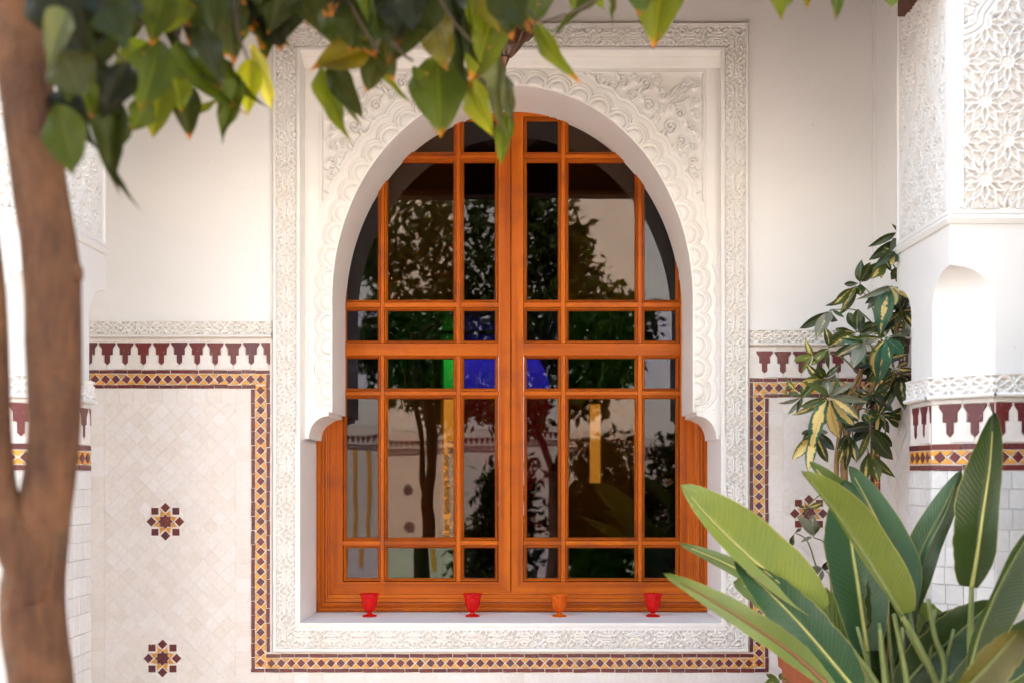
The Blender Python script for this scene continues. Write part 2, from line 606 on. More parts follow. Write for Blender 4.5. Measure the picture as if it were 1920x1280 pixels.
def tile_mesh(name, poly, mat, **kw):
    v, f = tile_vf(poly, **kw)
    return mesh_data(name, v, f, mat)

def tilt():
    return Matrix.Rotation(random.gauss(0, .012), 4, 'X') @ Matrix.Rotation(random.gauss(0, .012), 4, 'Z')

def put(name, me, parent, F, x, z, rot=0.0, dy=0.0):
    M = F @ Matrix.Translation((x, dy, z)) @ Matrix.Rotation(rot, 4, 'Y') @ tilt()
    return inst(name, me, parent, M)

def put_poly(name, poly, mat, parent, F, dy=0.0, gap=.0008):
    if len(poly) < 3 or abs(area(poly)) < 2e-5: return None
    cx = sum(p[0] for p in poly) / len(poly); cz = sum(p[1] for p in poly) / len(poly)
    me = tile_mesh(name, [(p[0]-cx, p[1]-cz) for p in poly], mat, gap=gap, **({"bev": .0004, "thick": .0013} if mat is T_WHT else {}))
    return put(name, me, parent, F, cx, cz, 0, dy)

I4 = Matrix.Identity(4)
Y0 = -.003           # front of the grout bed on the wall
FW = Matrix.Translation((0, Y0, 0))

def wx(px): return (px - 960) * S
def wz(py): return ZC - (py - VH) * S

# shared tile meshes (metres)
def diamond_poly(h): return [(-h, 0), (0, -h), (h, 0), (0, h)]
DIA = {}
def dia(h):
    k = round(h, 5)
    if k not in DIA:
        DIA[k] = (tile_mesh("diamond_tile", diamond_poly(h), T_RED),)
    return DIA[k][0]
TRI = {}
def tri(w, h):
    k = (round(w, 5), round(h, 5))
    if k not in TRI:       # base on top, apex down, origin at the middle of the base
        TRI[k] = tile_mesh("triangle_tile", [(-w/2, 0), (0, -h), (w/2, 0)], T_AMB)
    return TRI[k]
BRI = {}
def brick(l, w, var):
    k = (round(l, 4), round(w, 4), var)
    if k not in BRI:
        r2 = random.Random(var + 11)
        j = lambda: r2.uniform(-.0007, .0007)
        BRI[k] = tile_mesh("border_tile", [(-l/2+j(), -w/2+j()), (l/2+j(), -w/2+j()), (l/2+j(), w/2+j()), (-l/2+j(), w/2+j())], T_RED)
    return BRI[k]

def run(parent, F, x0, z0, x1, z1, wd, pitch):
    """diamond chain with amber triangles from (x0,z0) to (x1,z1): centre line, band width wd"""
    L = math.hypot(x1-x0, z1-z0); n = max(1, round(L / pitch)); p = L / n
    a = math.atan2(z1-z0, x1-x0)
    ux, uz = math.cos(a), math.sin(a)
    hd = min(p, wd) * .47
    for i in range(n):
        s = (i + .5) * p + random.gauss(0, .0006)
        put("diamond_tile", dia(hd), parent, F, x0+ux*s, z0+uz*s, -a + random.gauss(0, .05))
    w = p * .98; h = wd * .5
    tm = tri(w, h * .97)
    for i in range(n + 1):
        s = i * p
        if i in (0, n):
            s = min(max(s, p*.2), L - p*.2)
        for sg in (1, -1):
            # apex towards the centre line
            cx = x0 + ux*s - uz*sg*h; cz = z0 + uz*s + ux*sg*h
            if i in (0, n):
                q = [(-w/2, 0), (0, -h*.97), (w/2, 0)]
                q = clip_poly(q, *(((-1, 0, p*.2) if (i == 0) == (sg == 1) else (1, 0, p*.2))))
                me = tile_mesh("triangle_tile", q, T_AMB)
            else:
                me = tm
            put("triangle_tile", me, parent, F, cx, cz, -(a if sg == 1 else a + math.pi))

def bricks(parent, F, x0, z0, x1, z1, wd, length):
    L = math.hypot(x1-x0, z1-z0)
    a = math.atan2(z1-z0, x1-x0); ux, uz = math.cos(a), math.sin(a)
    n = max(1, round(L / length)); p = L / n
    for i in range(n):
        s = (i + .5) * p
        put("border_tile", brick(p, wd, random.randrange(4)), parent, F, x0+ux*s+random.gauss(0,.0004), z0+uz*s+random.gauss(0,.0004), -a + random.gauss(0, .008))

def merlon_poly(w, h):
    """hanging dark merlon, top edge at z = 0"""
    a, b, c = w*.5, w*.335, w*.172
    return [(-c, -h*.88), (0, -h), (c, -h*.88), (c, -h*.56), (b, -h*.55), (b, -h*.27), (a, -h*.1), (a, 0),
            (-a, 0), (-a, -h*.1), (-b, -h*.27), (-b, -h*.55), (-c, -h*.56)]
def white_merlon_poly(w, h, pitch, h2):
    """the ivory piece between two dark merlons; origin at the top middle between them"""
    a, b, c = w*.5, w*.335, w*.172
    q = pitch / 2
    rgt = [(q - a, -h*.02), (q - a, -h*.1), (q - b, -h*.27), (q - b, -h*.55), (q - c, -h*.56), (q - c, -h*.88), (q, -h), (q, -h2)]
    return [(-x, z) for x, z in rgt[::-1]][1:-1] + rgt if False else [(-x, z) for x, z in reversed(rgt)] [::1] + rgt

def merlons(parent, F, x0, x1, z, pitch, h, h2, phase=0.0):
    w = pitch * .925
    md = tile_mesh("merlon_tile", merlon_poly(w, h), T_RED)
    mw = tile_mesh("ivory_merlon_tile", white_merlon_poly(w, h, pitch, h2), T_WHT)
    i = 0
    x = x0 + phase
    while x < x1 + pitch:
        for nm, me, poly, mat, xx in (("merlon_tile", md, merlon_poly(w, h), T_RED, x), ("ivory_merlon_tile", mw, white_merlon_poly(w, h, pitch, h2), T_WHT, x + pitch/2)):
            half = (w if nm == "merlon_tile" else pitch) / 2
            if xx - half >= x0 - 1e-6 and xx + half <= x1 + 1e-6:
                put(nm, me, parent, F, xx, z + random.gauss(0, .0006))
            elif xx + half > x0 and xx - half < x1:
                q = clip_poly(clip_poly(poly, 1, 0, x1 - xx), -1, 0, xx - x0)
                if len(q) > 2 and abs(area(q)) > 2e-5:
                    put(nm, tile_mesh(nm, q, mat), parent, F, xx, z)
        x += pitch

def row_tiles(parent, F, x0, x1, z0, z1, length, name="ivory_tile", mat=None):
    """one row (or column, if taller than wide) of rectangular ivory tiles"""
    mat = mat or T_WHT
    w, h = x1 - x0, z1 - z0
    if w >= h:
        n = max(1, round(w / length)); p = w / n
        for i in range(n):
            put_poly(name, [(x0+i*p, z0), (x0+(i+1)*p, z0), (x0+(i+1)*p, z1), (x0+i*p, z1)], mat, parent, F, 0, .0006)
    else:
        n = max(1, round(h / length)); p = h / n
        for i in range(n):
            put_poly(name, [(x0, z0+i*p), (x1, z0+i*p), (x1, z0+(i+1)*p), (x0, z0+(i+1)*p)], mat, parent, F, 0, .0006)

SQ = {}
def diag_field(parent, F, x0, x1, z0, z1, diag, holes=(), zmin_obj=-9):
    h = diag / 2
    nx = max(1, round((x1-x0) / diag)); d = (x1-x0) / nx; h = d / 2
    nz = int((z1-z0) / h) + 2
    if 'm' not in SQ or SQ['d'] != round(h, 5):
        SQ['m'] = [tile_mesh("field_tile", [(q[0]+random.uniform(-.0005,.0005), q[1]+random.uniform(-.0005,.0005)) for q in diamond_poly(h)], T_WHT, gap=.0003, bev=.0004, thick=.0013) for _ in range(4)]
        SQ['d'] = round(h, 5)
    for j in range(-1, nz + 1):
        zc = z1 - j * h
        for i in range(-1, nx + 1):
            xc = x0 + (i + (.5 if j % 2 else 0.0)) * d
            poly = [(xc + a, zc + b) for a, b in diamond_poly(h)]
            q = clip_poly(clip_poly(clip_poly(clip_poly(poly, 1, 0, x1), -1, 0, -x0), 0, 1, z1), 0, -1, -z0)
            whole = len(q) == 4 and abs(abs(area(q)) - abs(area(poly))) < 1e-7
            cut = False
            for hx, hz, hr in holes:
                dx, dz = xc - hx, zc - hz
                dd = math.hypot(dx, dz)
                if dd < hr + h and q:
                    if dd < hr * .55: q = []; break
                    a = round(math.atan2(dz, dx) / (math.pi/8)) * math.pi / 8
                    q = clip_poly(q, -math.cos(a), -math.sin(a), -(hx*math.cos(a) + hz*math.sin(a) + hr*.93))
                    cut = True
            if len(q) < 3 or abs(area(q)) < 3e-5: continue
            if whole and not cut:
                put("field_tile", random.choice(SQ['m']), parent, F, xc, zc, random.choice((0, 1, 2, 3)) * math.pi/2 + random.gauss(0, .016), random.uniform(-.0003, .0003))
            else:
                put_poly("field_tile", q, T_WHT, parent, F, 0, .0005)

def rosette(parent, F, x, z, r):
    """eight-pointed star of oxblood and amber pieces"""
    k = r / 36.0
    st = []
    for i in range(16):
        a = math.pi / 8 * i
        q = (14.5 if i % 2 == 0 else 10.6) * k
        st.append((q * math.cos(a), q * math.sin(a)))
    put("star_tile", tile_mesh("star_tile", st, T_RED), parent, F, x, z)
    s = 6.9 * k
    sq = tile_mesh("square_tile", [(-s, -s), (s, -s), (s, s), (-s, s)], T_RED)
    for i in range(8):
        a = math.pi / 4 * i
        rr = 26.0 * k if i % 2 == 0 else 27.4 * k
        put("square_tile", sq, parent, F, x + rr*math.cos(a), z + rr*math.sin(a), math.pi/4 - a if i % 2 == 0 else 0.0)
    for i in range(8):
        a = math.pi / 4 * i
        for sg in (1, -1):
            b = a + sg * math.pi / 8
            pts = [(15.0*k*math.cos(a), 15.0*k*math.sin(a)), (11.2*k*math.cos(b), 11.2*k*math.sin(b)),
                   (24.5*k*math.cos(b), 24.5*k*math.sin(b)), (20.5*k*math.cos(a + sg*.36), 20.5*k*math.sin(a + sg*.36))]
            put_poly("kite_tile", [(x + p[0], z + p[1]) for p in pts], T_AMB, parent, F)

# ------------------------------------------------------------------ ground and rooms
fl = mk("courtyard_floor", [(-40, -40, 0), (40, -40, 0), (40, 14, 0), (-40, 14, 0)], [(0, 1, 2, 3)], FLOOR)
tag(fl, kind='structure')

# the wall with the window
wall = empty("courtyard_wall", (0, .2, 0), "cream plastered courtyard wall with carved frieze and mosaic tile dado around the arched window", "wall")
def wall_box(name, px0, px1, z0, z1, mat=PLASTER):
    return box(name, wx(px0), wx(px1), 0, .30, z0, z1, mat, wall)
wall_box("plaster_panel", -500, 515, 0, 4.0)
wall_box("plaster_panel", 1400, 2500, 0, 4.0)
wall_box("plaster_panel", 515, 1400, 0, wz(1218))
wall_box("plaster_panel", 515, 1400, wz(46), 4.0)
# piers that end the bay on both sides
box("pier", wx(1641), wx(2500), -.44, -.0005, 0, 4.0, PLASTER, wall)
box("pier", wx(-500), wx(159), -.44, -.0005, 0, 4.0, PLASTER, wall)
box("coving", wx(1641) - .012, wx(1641) - .0003, -.012, -.0003, wz(600), 4.0, PLASTER, wall)

# ---- frieze bands of carved plaster
def ridge(d, w):
    """smooth ridge profile of distance d, half width w"""
    return np.clip(1.25 - np.abs(d) / w, 0, 1) ** .8 if False else 1 - np.clip((np.abs(d) - w * .55) / (w * .6), 0, 1) ** 1.5

def frieze_h(u, v, per, half):
    """relief 0..1 : petals and lattice; u along, v in -half..half (any unit)"""
    a = u / per * 2 * math.pi
    A = half * .92
    t = per * .034
    d1 = np.abs(v - A * np.sin(a)) * .62
    d2 = np.abs(v + A * np.sin(a)) * .62
    d3 = np.abs(v - A * .55 * np.cos(a)) * .8
    d4 = np.abs(v + A * .55 * np.cos(a)) * .8
    uu = np.abs(((u / per * 2 + .5) % 1.0) - .5) * per / 2
    star = np.minimum(np.abs(uu - .0), 9e9)
    h = np.maximum.reduce([ridge(d1, t), ridge(d2, t), .85 * ridge(d3, t), .85 * ridge(d4, t), .9 * ridge(uu, t * .8) * (np.abs(v) > half * .5)])
    pit = np.exp(-((uu) ** 2 + (np.abs(v) - half * .62) ** 2) / (per * .045) ** 2)
    return np.clip(h - .0 * pit, 0, 1)

def frieze(name, F, L, z0, z1, per, depth, mat, parent, step=.0016, lip=.10, bot=.2):
    """carved band on face F: x 0..L, z from z0 up to z1, a lip above and a roll below"""
    H = z1 - z0
    nx = max(2, int(L / step)); nz = max(2, int(H / step))
    xs = np.linspace(0, L, nx + 1); zs = np.linspace(0, H, nz + 1)
    U, V = np.meshgrid(xs, zs)
    t = V / H
    half = H * (1 - lip - bot) / 2; mid = H * bot + half
    h = frieze_h(U, V - mid, per, half)
    h = h + np.random.default_rng(3).normal(0, .02, h.shape)
    out = depth * (.05 + .87 * h)
    out = np.where(t > 1 - lip, depth * 1.0, out)
    low = t < bot
    out = np.where(low, depth * (1.0 + .55 * np.sin(np.clip(t / bot, 0, 1) * math.pi) ** .7), out)
    edge = (t < .004) | (t > .996)
    out = np.where(edge, 0.0, out)
    V3 = np.stack([U, -out, V + z0], axis=-1)
    M = np.array(F)
    W = V3 @ M[:3, :3].T + M[:3, 3]
    return grid_mesh(name, W, None, mat, parent)

def TX(x): return Matrix.Translation((x, 0, 0))
frieze("carved_frieze", TX(wx(120)), wx(511) - wx(120), wz(634), wz(602), 46.5 * S, .016, STUCCO, wall)
frieze("carved_frieze", TX(wx(1404)), wx(1641) - wx(1404), wz(649), wz(618), 46.5 * S, .016, STUCCO, wall)

# ---- mosaic dado, left of the window
def dado(name, px0, px1, ptop, pbot):
    return box(name, wx(px0), wx(px1), Y0, -.0006, wz(pbot), wz(ptop), GROUT, wall)

FIELD_BOT = 1330
dl = dado("mosaic_dado", 159.5, 510.5, 634.5, 1560)
row_tiles(dl, FW, wx(160), wx(510), wz(642), wz(635), 27 * S)
merlons(dl, FW, wx(160), wx(507.5), wz(642), 33.7 * S, 42.5 * S, 50.5 * S, phase=8.5 * S)
bricks(dl, FW, wx(160), wz(696.7), wx(507), wz(696.7), 7.6 * S, 26.5 * S)
run(dl, FW, wx(170), wz(710.7), wx(499), wz(710.7), 20.0 * S, 19.5 * S)
bricks(dl, FW, wx(170), wz(724.6), wx(480), wz(724.6), 7.6 * S, 26.5 * S)
# column beside the window
bricks(dl, FW, wx(475), wz(729), wx(475), wz(1258), 7.8 * S, 27 * S)
run(dl, FW, wx(489.2), wz(721.5), wx(489.2), wz(1250), 20.0 * S, 18.6 * S)
bricks(dl, FW, wx(503.4), wz(701), wx(503.4), wz(1222), 7.6 * S, 27 * S)
# column at the far left, next to the pier
bricks(dl, FW, wx(166), wz(701), wx(166), wz(1300), 7.0 * S, 27 * S)
# ivory field
row_tiles(dl, FW, wx(170), wx(470.5), wz(755), wz(729), 27 * S)
row_tiles(dl, FW, wx(170), wx(197), wz(FIELD_BOT), wz(755), 27 * S)
row_tiles(dl, FW, wx(443), wx(470.5), wz(FIELD_BOT), wz(755), 27 * S)
hl = [(wx(311), wz(977), 36.5 * S), (wx(305.5), wz(1233), 36.5 * S)]
diag_field(dl, FW, wx(197), wx(443), wz(FIELD_BOT), wz(755), 30.7 * S, hl)
for h in hl: rosette(dl, FW, *h)

# ---- right of the window
dr = dado("mosaic_dado", 1404.5, 1640.5, 649.5, 1560)
row_tiles(dr, FW, wx(1405), wx(1640), wz(658), wz(650), 27 * S)
merlons(dr, FW, wx(1405), wx(1640), wz(658), 34.4 * S, 42.5 * S, 50 * S, phase=28 * S)
bricks(dr, FW, wx(1404.8), wz(712.2), wx(1640), wz(712.2), 7.6 * S, 26 * S)
run(dr, FW, wx(1413), wz(726.8), wx(1638), wz(726.8), 20.0 * S, 19.2 * S)
bricks(dr, FW, wx(1433), wz(741.2), wx(1638), wz(741.2), 7.6 * S, 27 * S)
bricks(dr, FW, wx(1408.6), wz(717), wx(1408.6), wz(1222), 7.4 * S, 27 * S)
run(dr, FW, wx(1422.6), wz(737.5), wx(1422.6), wz(1250), 20.0 * S, 18.4 * S)
bricks(dr, FW, wx(1437), wz(745.5), wx(1437), wz(1258), 7.6 * S, 27 * S)
bricks(dr, FW, wx(1634), wz(746), wx(1634), wz(1300), 7.0 * S, 27 * S)
row_tiles(dr, FW, wx(1441.5), wx(1629.5), wz(772), wz(746), 27 * S)
row_tiles(dr, FW, wx(1441.5), wx(1468), wz(FIELD_BOT), wz(772), 27 * S)
row_tiles(dr, FW, wx(1603), wx(1629.5), wz(FIELD_BOT), wz(772), 27 * S)
hr = [(wx(1516), wz(962), 36.5 * S), (wx(1516), wz(1222), 36.5 * S)]
diag_field(dr, FW, wx(1468), wx(1603), wz(FIELD_BOT), wz(772), 33.7 * S, hr)
for h in hr: rosette(dr, FW, *h)

# ---- below the window
dbm = box("mosaic_dado", wx(511), wx(1404), Y0, -.0006, wz(1560), wz(1219), GROUT, wall)
bricks(dbm, FW, wx(499.5), wz(1228), wx(1413), wz(1228), 7.8 * S, 26.5 * S)
run(dbm, FW, wx(499.5), wz(1242), wx(1413), wz(1242), 19.0 * S, 18.7 * S)
bricks(dbm, FW, wx(471), wz(1255.8), wx(1441), wz(1255.8), 8.0 * S, 26.5 * S)
row_tiles(dbm, FW, wx(471), wx(1441), wz(1330), wz(1261), 27 * S)

# ---- the tiled return of the right pier (seen at a slant behind the plant)
FP = Matrix.Translation((wx(1641) - .0035, 0, 0)) @ Matrix.Rotation(R(-90), 4, 'Z')   # local x = towards the camera
dp = mk("mosaic_dado", [tuple(FP @ Vector(c)) for c in ((.001, .003, 0.0), (.438, .003, 0.0), (.438, .003, wz(650)), (.001, .003, wz(650)),
                                               (.001, 0, 0.0), (.438, 0, 0.0), (.438, 0, wz(650)), (.001, 0, wz(650)))],
        [(4, 5, 6, 7), (0, 1, 5, 4), (1, 2, 6, 5), (2, 3, 7, 6), (3, 0, 4, 7), (3, 2, 1, 0)], GROUT, wall)
bricks(dp, FP, .006, wz(701), .006, wz(1300), .011, 27 * S)
run(dp, FP, .034, wz(735), .034, wz(1300), 19 * S, 18.7 * S)
bricks(dp, FP, .062, wz(745), .062, wz(1300), .012, 27 * S)
merlons(dp, FP, .002, .42, wz(658), 34 * S, 42.5 * S, 50 * S)
bricks(dp, FP, .0, wz(712.2), .43, wz(712.2), 7.6 * S, 26 * S)
run(dp, FP, .05, wz(726.8), .43, wz(726.8), 20 * S, 19 * S)
bricks(dp, FP, .07, wz(741.2), .43, wz(741.2), 7.6 * S, 27 * S)
diag_field(dp, FP, .07, .43, wz(1300), wz(746), 40 * S)

# ------------------------------------------------------------------ carved stucco surround
YF, YB, YPN, YWN = -.025, -.022, .02, .31
sur = empty("stucco_surround", (0, -.01, wz(1222)), "white carved stucco surround with scalloped horseshoe arch framing the window", "window surround")

def ring(name, rects, mats, parent, smooth=False, skip_sides=()):
    """mitred ring: rects = [(x0, y0, x1, y1, Y)] in photograph px on each one's own plane"""
    v, f, fm = [], [], []
    for (x0, y0, x1, y1, Y) in rects:
        for (px, py) in ((x0, y0), (x1, y0), (x1, y1), (x0, y1)):
            v.append(P(px, py, Y))
    for i in range(len(rects) - 1):
        for k in range(4):
            if k in skip_sides: continue
            a, b = i*4 + k, i*4 + (k + 1) % 4
            f.append((a, b, b + 4, a + 4))
            fm.append(0 if k in (1, 3) else (1 if isinstance(mats, (list, tuple)) and len(mats) > 1 else 0))
    return mk(name, v, f, mats, parent, smooth, fm)

R0 = (511, 42, 1404, 1222); R1 = (518, 49.5, 1397, 1214.5); R2 = (555, 88, 1360, 1175); R3 = (563, 95, 1352, 1167)
ring("outer_lip", [(*R0, -.0004), (511.3, 42.3, 1403.7, 1221.7, -.02), (512.5, 43.5, 1402.5, 1220.5, YF), (517, 48.5, 1398, 1215.5, YF), (*R1, YB + .002)], STUCCO, sur)
ring("inner_lip", [(*R2, YB + .002), (556, 89, 1359, 1174, YF), (562, 94, 1353, 1168, YF), (*R3, YF + .002)], STUCCO, sur)

def smin_pit(d, r, soft=.7):
    return np.clip((r - d) / soft + .5, 0, 1)

def band_relief(u, v):
    """carved vegetal band; period 52 px along u, v across -18.5..18.5 px; returns depth 0 (top) .. 1 (pit)"""
    per = 52.0
    uA = (u + per/2) % per - per/2          # rosette motif about 0
    uB = u % per - per/2                    # tulip motif about half a period
    av = np.abs(v)
    pit = np.zeros_like(u)
    def add(d, r, amt=1.0, soft=.8):
        nonlocal pit
        pit = np.maximum(pit, amt * smin_pit(d, r * 1.18, soft))
    dm = lambda du, dv: np.abs(du) + np.abs(dv)
    aA = np.abs(uA); aB = np.abs(uB)
    # rosette: four lozenges, ring and corner darts
    add(dm(aA - 8.2, av - 0), 3.3); add(dm(aA, av - 8.4), 3.1)
    add(dm(aA - 5.2, av - 5.2), 1.9, .8)
    add(np.abs(np.hypot(uA, v) - 4.0), .55, .45)
    add(dm((aA - 11.2) * .8, (av - 9.0) * 1.1), 2.9)
    add(np.abs(np.hypot(aA - 0, av - 0) - 14.2) + 3 * np.clip(np.abs(av - aA) - 7, 0, 9), .8, .6)
    add(dm(aA - 3.6, (av - 15.3) * 1.2), 2.3, .95); add(dm((aA - 15.0), (av - 15.8) * 1.3), 2.6, .95)
    # tulip: two curved leaves and a stem
    ell = np.hypot(aB / 8.4, (av - 9.6) / 6.0)
    add(np.abs(ell - 1) * 6.2 + 4 * np.clip(9.4 - av, 0, 9), .8, .75)
    add(np.abs(v) + 3 * np.clip(aB - 9.0, 0, 9), .75, .75)
    add(dm(aB - 10.6, v * 1.0), 2.5, 1)
    add(np.abs(av - 4.3 - aB * .16) + 3 * np.clip(aB - 7.5, 0, 9), .7, .6)
    add(dm(aB, (av - 11.0) * .8), 2.2, .9)
    add(dm((aB - 6.2), (av - 15.4) * 1.3), 2.6, .95)
    add(np.abs(av - 17.2) + 2.2 * np.clip(np.abs((u % 13.0) - 6.5) - 2.2, 0, 9), .9, .9)
    return pit

def carved_strip(name, side, parent, mat):
    """side: 0 top, 1 right, 2 bottom, 3 left; between R1 and R2"""
    if side in (0, 2):
        L = R1[2] - R1[0]
        off0, off1 = R2[0] - R1[0], R1[2] - R2[2]
    else:
        L = R1[3] - R1[1]
        off0, off1 = R2[1] - R1[1], R1[3] - R2[3]
    wd = {0: R2[1]-R1[1], 1: R1[2]-R2[2], 2: R1[3]-R2[3], 3: R2[0]-R1[0]}[side]
    n, m = int(L / .95), int(wd / .95)
    s = np.linspace(0, 1, n + 1)[None, :]; t = np.linspace(0, 1, m + 1)[:, None]
    U = off0 * t + s * (L - (off0 + off1) * t)          # along, from the corner of R1
    T = t * wd + 0 * U
    per = 52.0
    npd = round(L / per)
    pit = band_relief((U - L/2) * (npd * per / L), (T / wd - .5) * 37.0)
    g = np.random.default_rng(side + 5)
    lum = (np.sin(U * .11 + T * .2) + np.sin(U * .047 + 1.3)) * .04
    dep = pit * .012 + lum * .006 + g.normal(0, .00022, pit.shape)
    # rounded leaves: slight swell between cuts
    Yv = YB - .0012 + dep
    if side == 0: px, py = R1[0] + U, R1[1] + T
    elif side == 2: px, py = R1[0] + U, R1[3] - T
    elif side == 3: px, py = R1[0] + T, R1[1] + U
    else: px, py = R1[2] - T, R1[1] + U
    k = (D + YB) / D
    V3 = np.stack([CX + (px - VX) * S * k, Yv, ZC - (py - VH) * S * k], axis=-1)
    if side in (0, 1): V3 = V3[::-1] if side == 0 else V3
    return grid_mesh(name, V3, None, mat, parent)
for sd in range(4): carved_strip("carved_band", sd, sur, STUCCO)

# opening outline at the arch panel's front plane (px)
AC, AA, AB, AYS = 961.0, 338.0, 398.5, 560.0
left = [(570.6, 822.0), (579.0, 822.0)]
for i in range(1, 13):
    a = math.pi / 2 * i / 12
    left.append((618 - 39.0 * math.cos(a) - 2 * (i / 12), 822 - 43 * math.sin(a)))
left += [(616, 772), (AC - AA, 772), (AC - AA, 700), (AC - AA, 630), (AC - AA, AYS)]
NA = 72
for i in range(1, NA):
    a = math.pi / 2 * i / NA
    left.append((AC - AA * math.cos(a), AYS - AB * math.sin(a)))
outline = left + [(AC, AYS - AB)] + [(2 * AC - x, y) for x, y in reversed(left)]
OUT = np.array(outline)

def in_opening(px, py):
    dx = np.abs(px - AC)
    arch = ((py >= AYS) & (py <= 772) & (dx < AA)) | ((py < AYS) & ((dx / AA) ** 2 + ((AYS - py) / AB) ** 2 < 1))
    nar = (py > 772) & (py <= 779) & (dx < AC - 616)
    t = np.clip((822 - py) / 43, 0, 1)
    a = np.arcsin(t)
    cur = (py > 779) & (py <= 822) & (dx < AC - (618 - 39.0 * np.cos(a) - 2 * a / (math.pi/2)))
    return arch | nar | cur

def nearest_on_outline(q):
    best = np.full(len(q), 1e18); res = q.copy()
    for i in range(len(OUT) - 1):
        a, b = OUT[i], OUT[i+1]
        d = b - a; L2 = (d ** 2).sum()
        t = np.clip(((q - a) @ d) / L2, 0, 1)
        c = a + t[:, None] * d
        e = ((q - c) ** 2).sum(1)
        w = e < best
        best[w] = e[w]; res[w] = c[w]
    return res

# scallop centres, evenly spaced along the arch edge
path = [(AC - AA, 745.0), (AC - AA, AYS)] + [(AC - AA * math.cos(math.pi * i / 240), AYS - AB * math.sin(math.pi * i / 240)) for i in range(1, 240)] + [(AC + AA, AYS), (AC + AA, 745.0)]
path = np.array(path)
seg = np.hypot(*(path[1:] - path[:-1]).T); cum = np.concatenate([[0], np.cumsum(seg)])
NS = 37
SC = np.array([[np.interp(s, cum, path[:, 0]), np.interp(s, cum, path[:, 1])] for s in np.linspace(12, cum[-1] - 12, NS)])
pitchS = (cum[-1] - 24) / (NS - 1)
# outward normals, and centres pushed a little out from the edge
nrm = []
for c in SC:
    if c[1] >= AYS: nrm.append((-1.0 if c[0] < AC else 1.0, 0.0))
    else:
        v = np.array([(c[0]-AC) / AA ** 2, (c[1]-AYS) / AB ** 2]); nrm.append(tuple(v / np.hypot(*v)))
nrm = np.array(nrm)
SCc = SC + nrm * 7.0

PX0, PX1, PY0, PY1 = 570.6, 1351.4, 106.0, 822.0
def vine_height(px, py):
    """arabesque of the right spandrel; px,py arrays; 0 ground .. 1 raised"""
    h = np.zeros_like(px)
    sp = [(1216,196,15.5,1),(1257,235,15.5,-1),(1169,154,12,1),(1211,156,13,-1),(1243,177,12,1),(1274,211,12,1),(1186,177,11,-1),(1295,239,11,1),
          (1276,262,12,-1),(1298,274,10,1),(1299,300,12,-1),(1303,160,9,1),(1149,158,9,-1),(1306,186,9,-1),(1233,148,9,1),(1306,217,8,1),
          (1303,328,9,1),(1308,352,7,-1),(1128,150,7,1),(1288,150,8,-1),(1240,206,9,1),(1282,288,8,1),(1308,256,7,1),(1194,148,7,1),(1309,312,6,1),(1231,218,7,-1),(1262,203,7,1),(1110,147,6,1)]
    for cx, cy, r, sg in sp:
        dx, dy = px - cx, (py - cy) * sg
        rr = np.hypot(dx, dy); th = np.arctan2(dy, dx)
        near = rr < r + 4
        # spiral arm r = r0 * (1 - .3*turn)
        base = r * (1 - .155 * ((th + 2.0) % (2*math.pi)) / 1.6)
        d = np.minimum(np.abs(rr - base), np.abs(rr - (base - r * .46)))
        d = np.where(rr < r * .16, 0.0, d)
        w = max(1.7, r * .15)
        hh = 1 - np.clip((d - w * .6) / (w * .75), 0, 1) ** 1.4
        h = np.where(near, np.maximum(h, hh), h)
        # tail leaf
        ta = math.atan2(-sg * .7, -.7)
        ux, uy = math.cos(ta), math.sin(ta)
        s = (px - cx) * ux + (py - cy) * uy; n = -(px - cx) * uy + (py - cy) * ux
        t = (s - r * .7) / (r * 1.2)
        lw = 3.4 * np.sin(np.clip(t, 0, 1) * math.pi) ** .8
        hl_ = np.where((t > 0) & (t < 1), 1 - np.clip((np.abs(n - 2.5 * t * t * sg) - lw) / 1.2, 0, 1), 0)
        h = np.maximum(h, hl_)
    # three veined leaves in the corner
    for ax, ay, bx, by, w in ((1257, 183, 1277, 158, 6.0), (1268, 184, 1294, 160, 6.0), (1256, 194, 1293, 182, 6.0)):
        L = math.hypot(bx-ax, by-ay); ux, uy = (bx-ax)/L, (by-ay)/L
        s = ((px-ax)*ux + (py-ay)*uy) / L; n = -(px-ax)*uy + (py-ay)*ux
        lw = w * np.sin(np.clip(s, 0, 1) * math.pi) ** .7
        ins = (s > 0) & (s < 1) & (np.abs(n) < lw)
        v = ((s * L + np.abs(n) * .9) % 4.2) < 1.1
        h = np.where(ins, np.where(v | (np.abs(n) < .5), .45, 1.08), h)
    return h

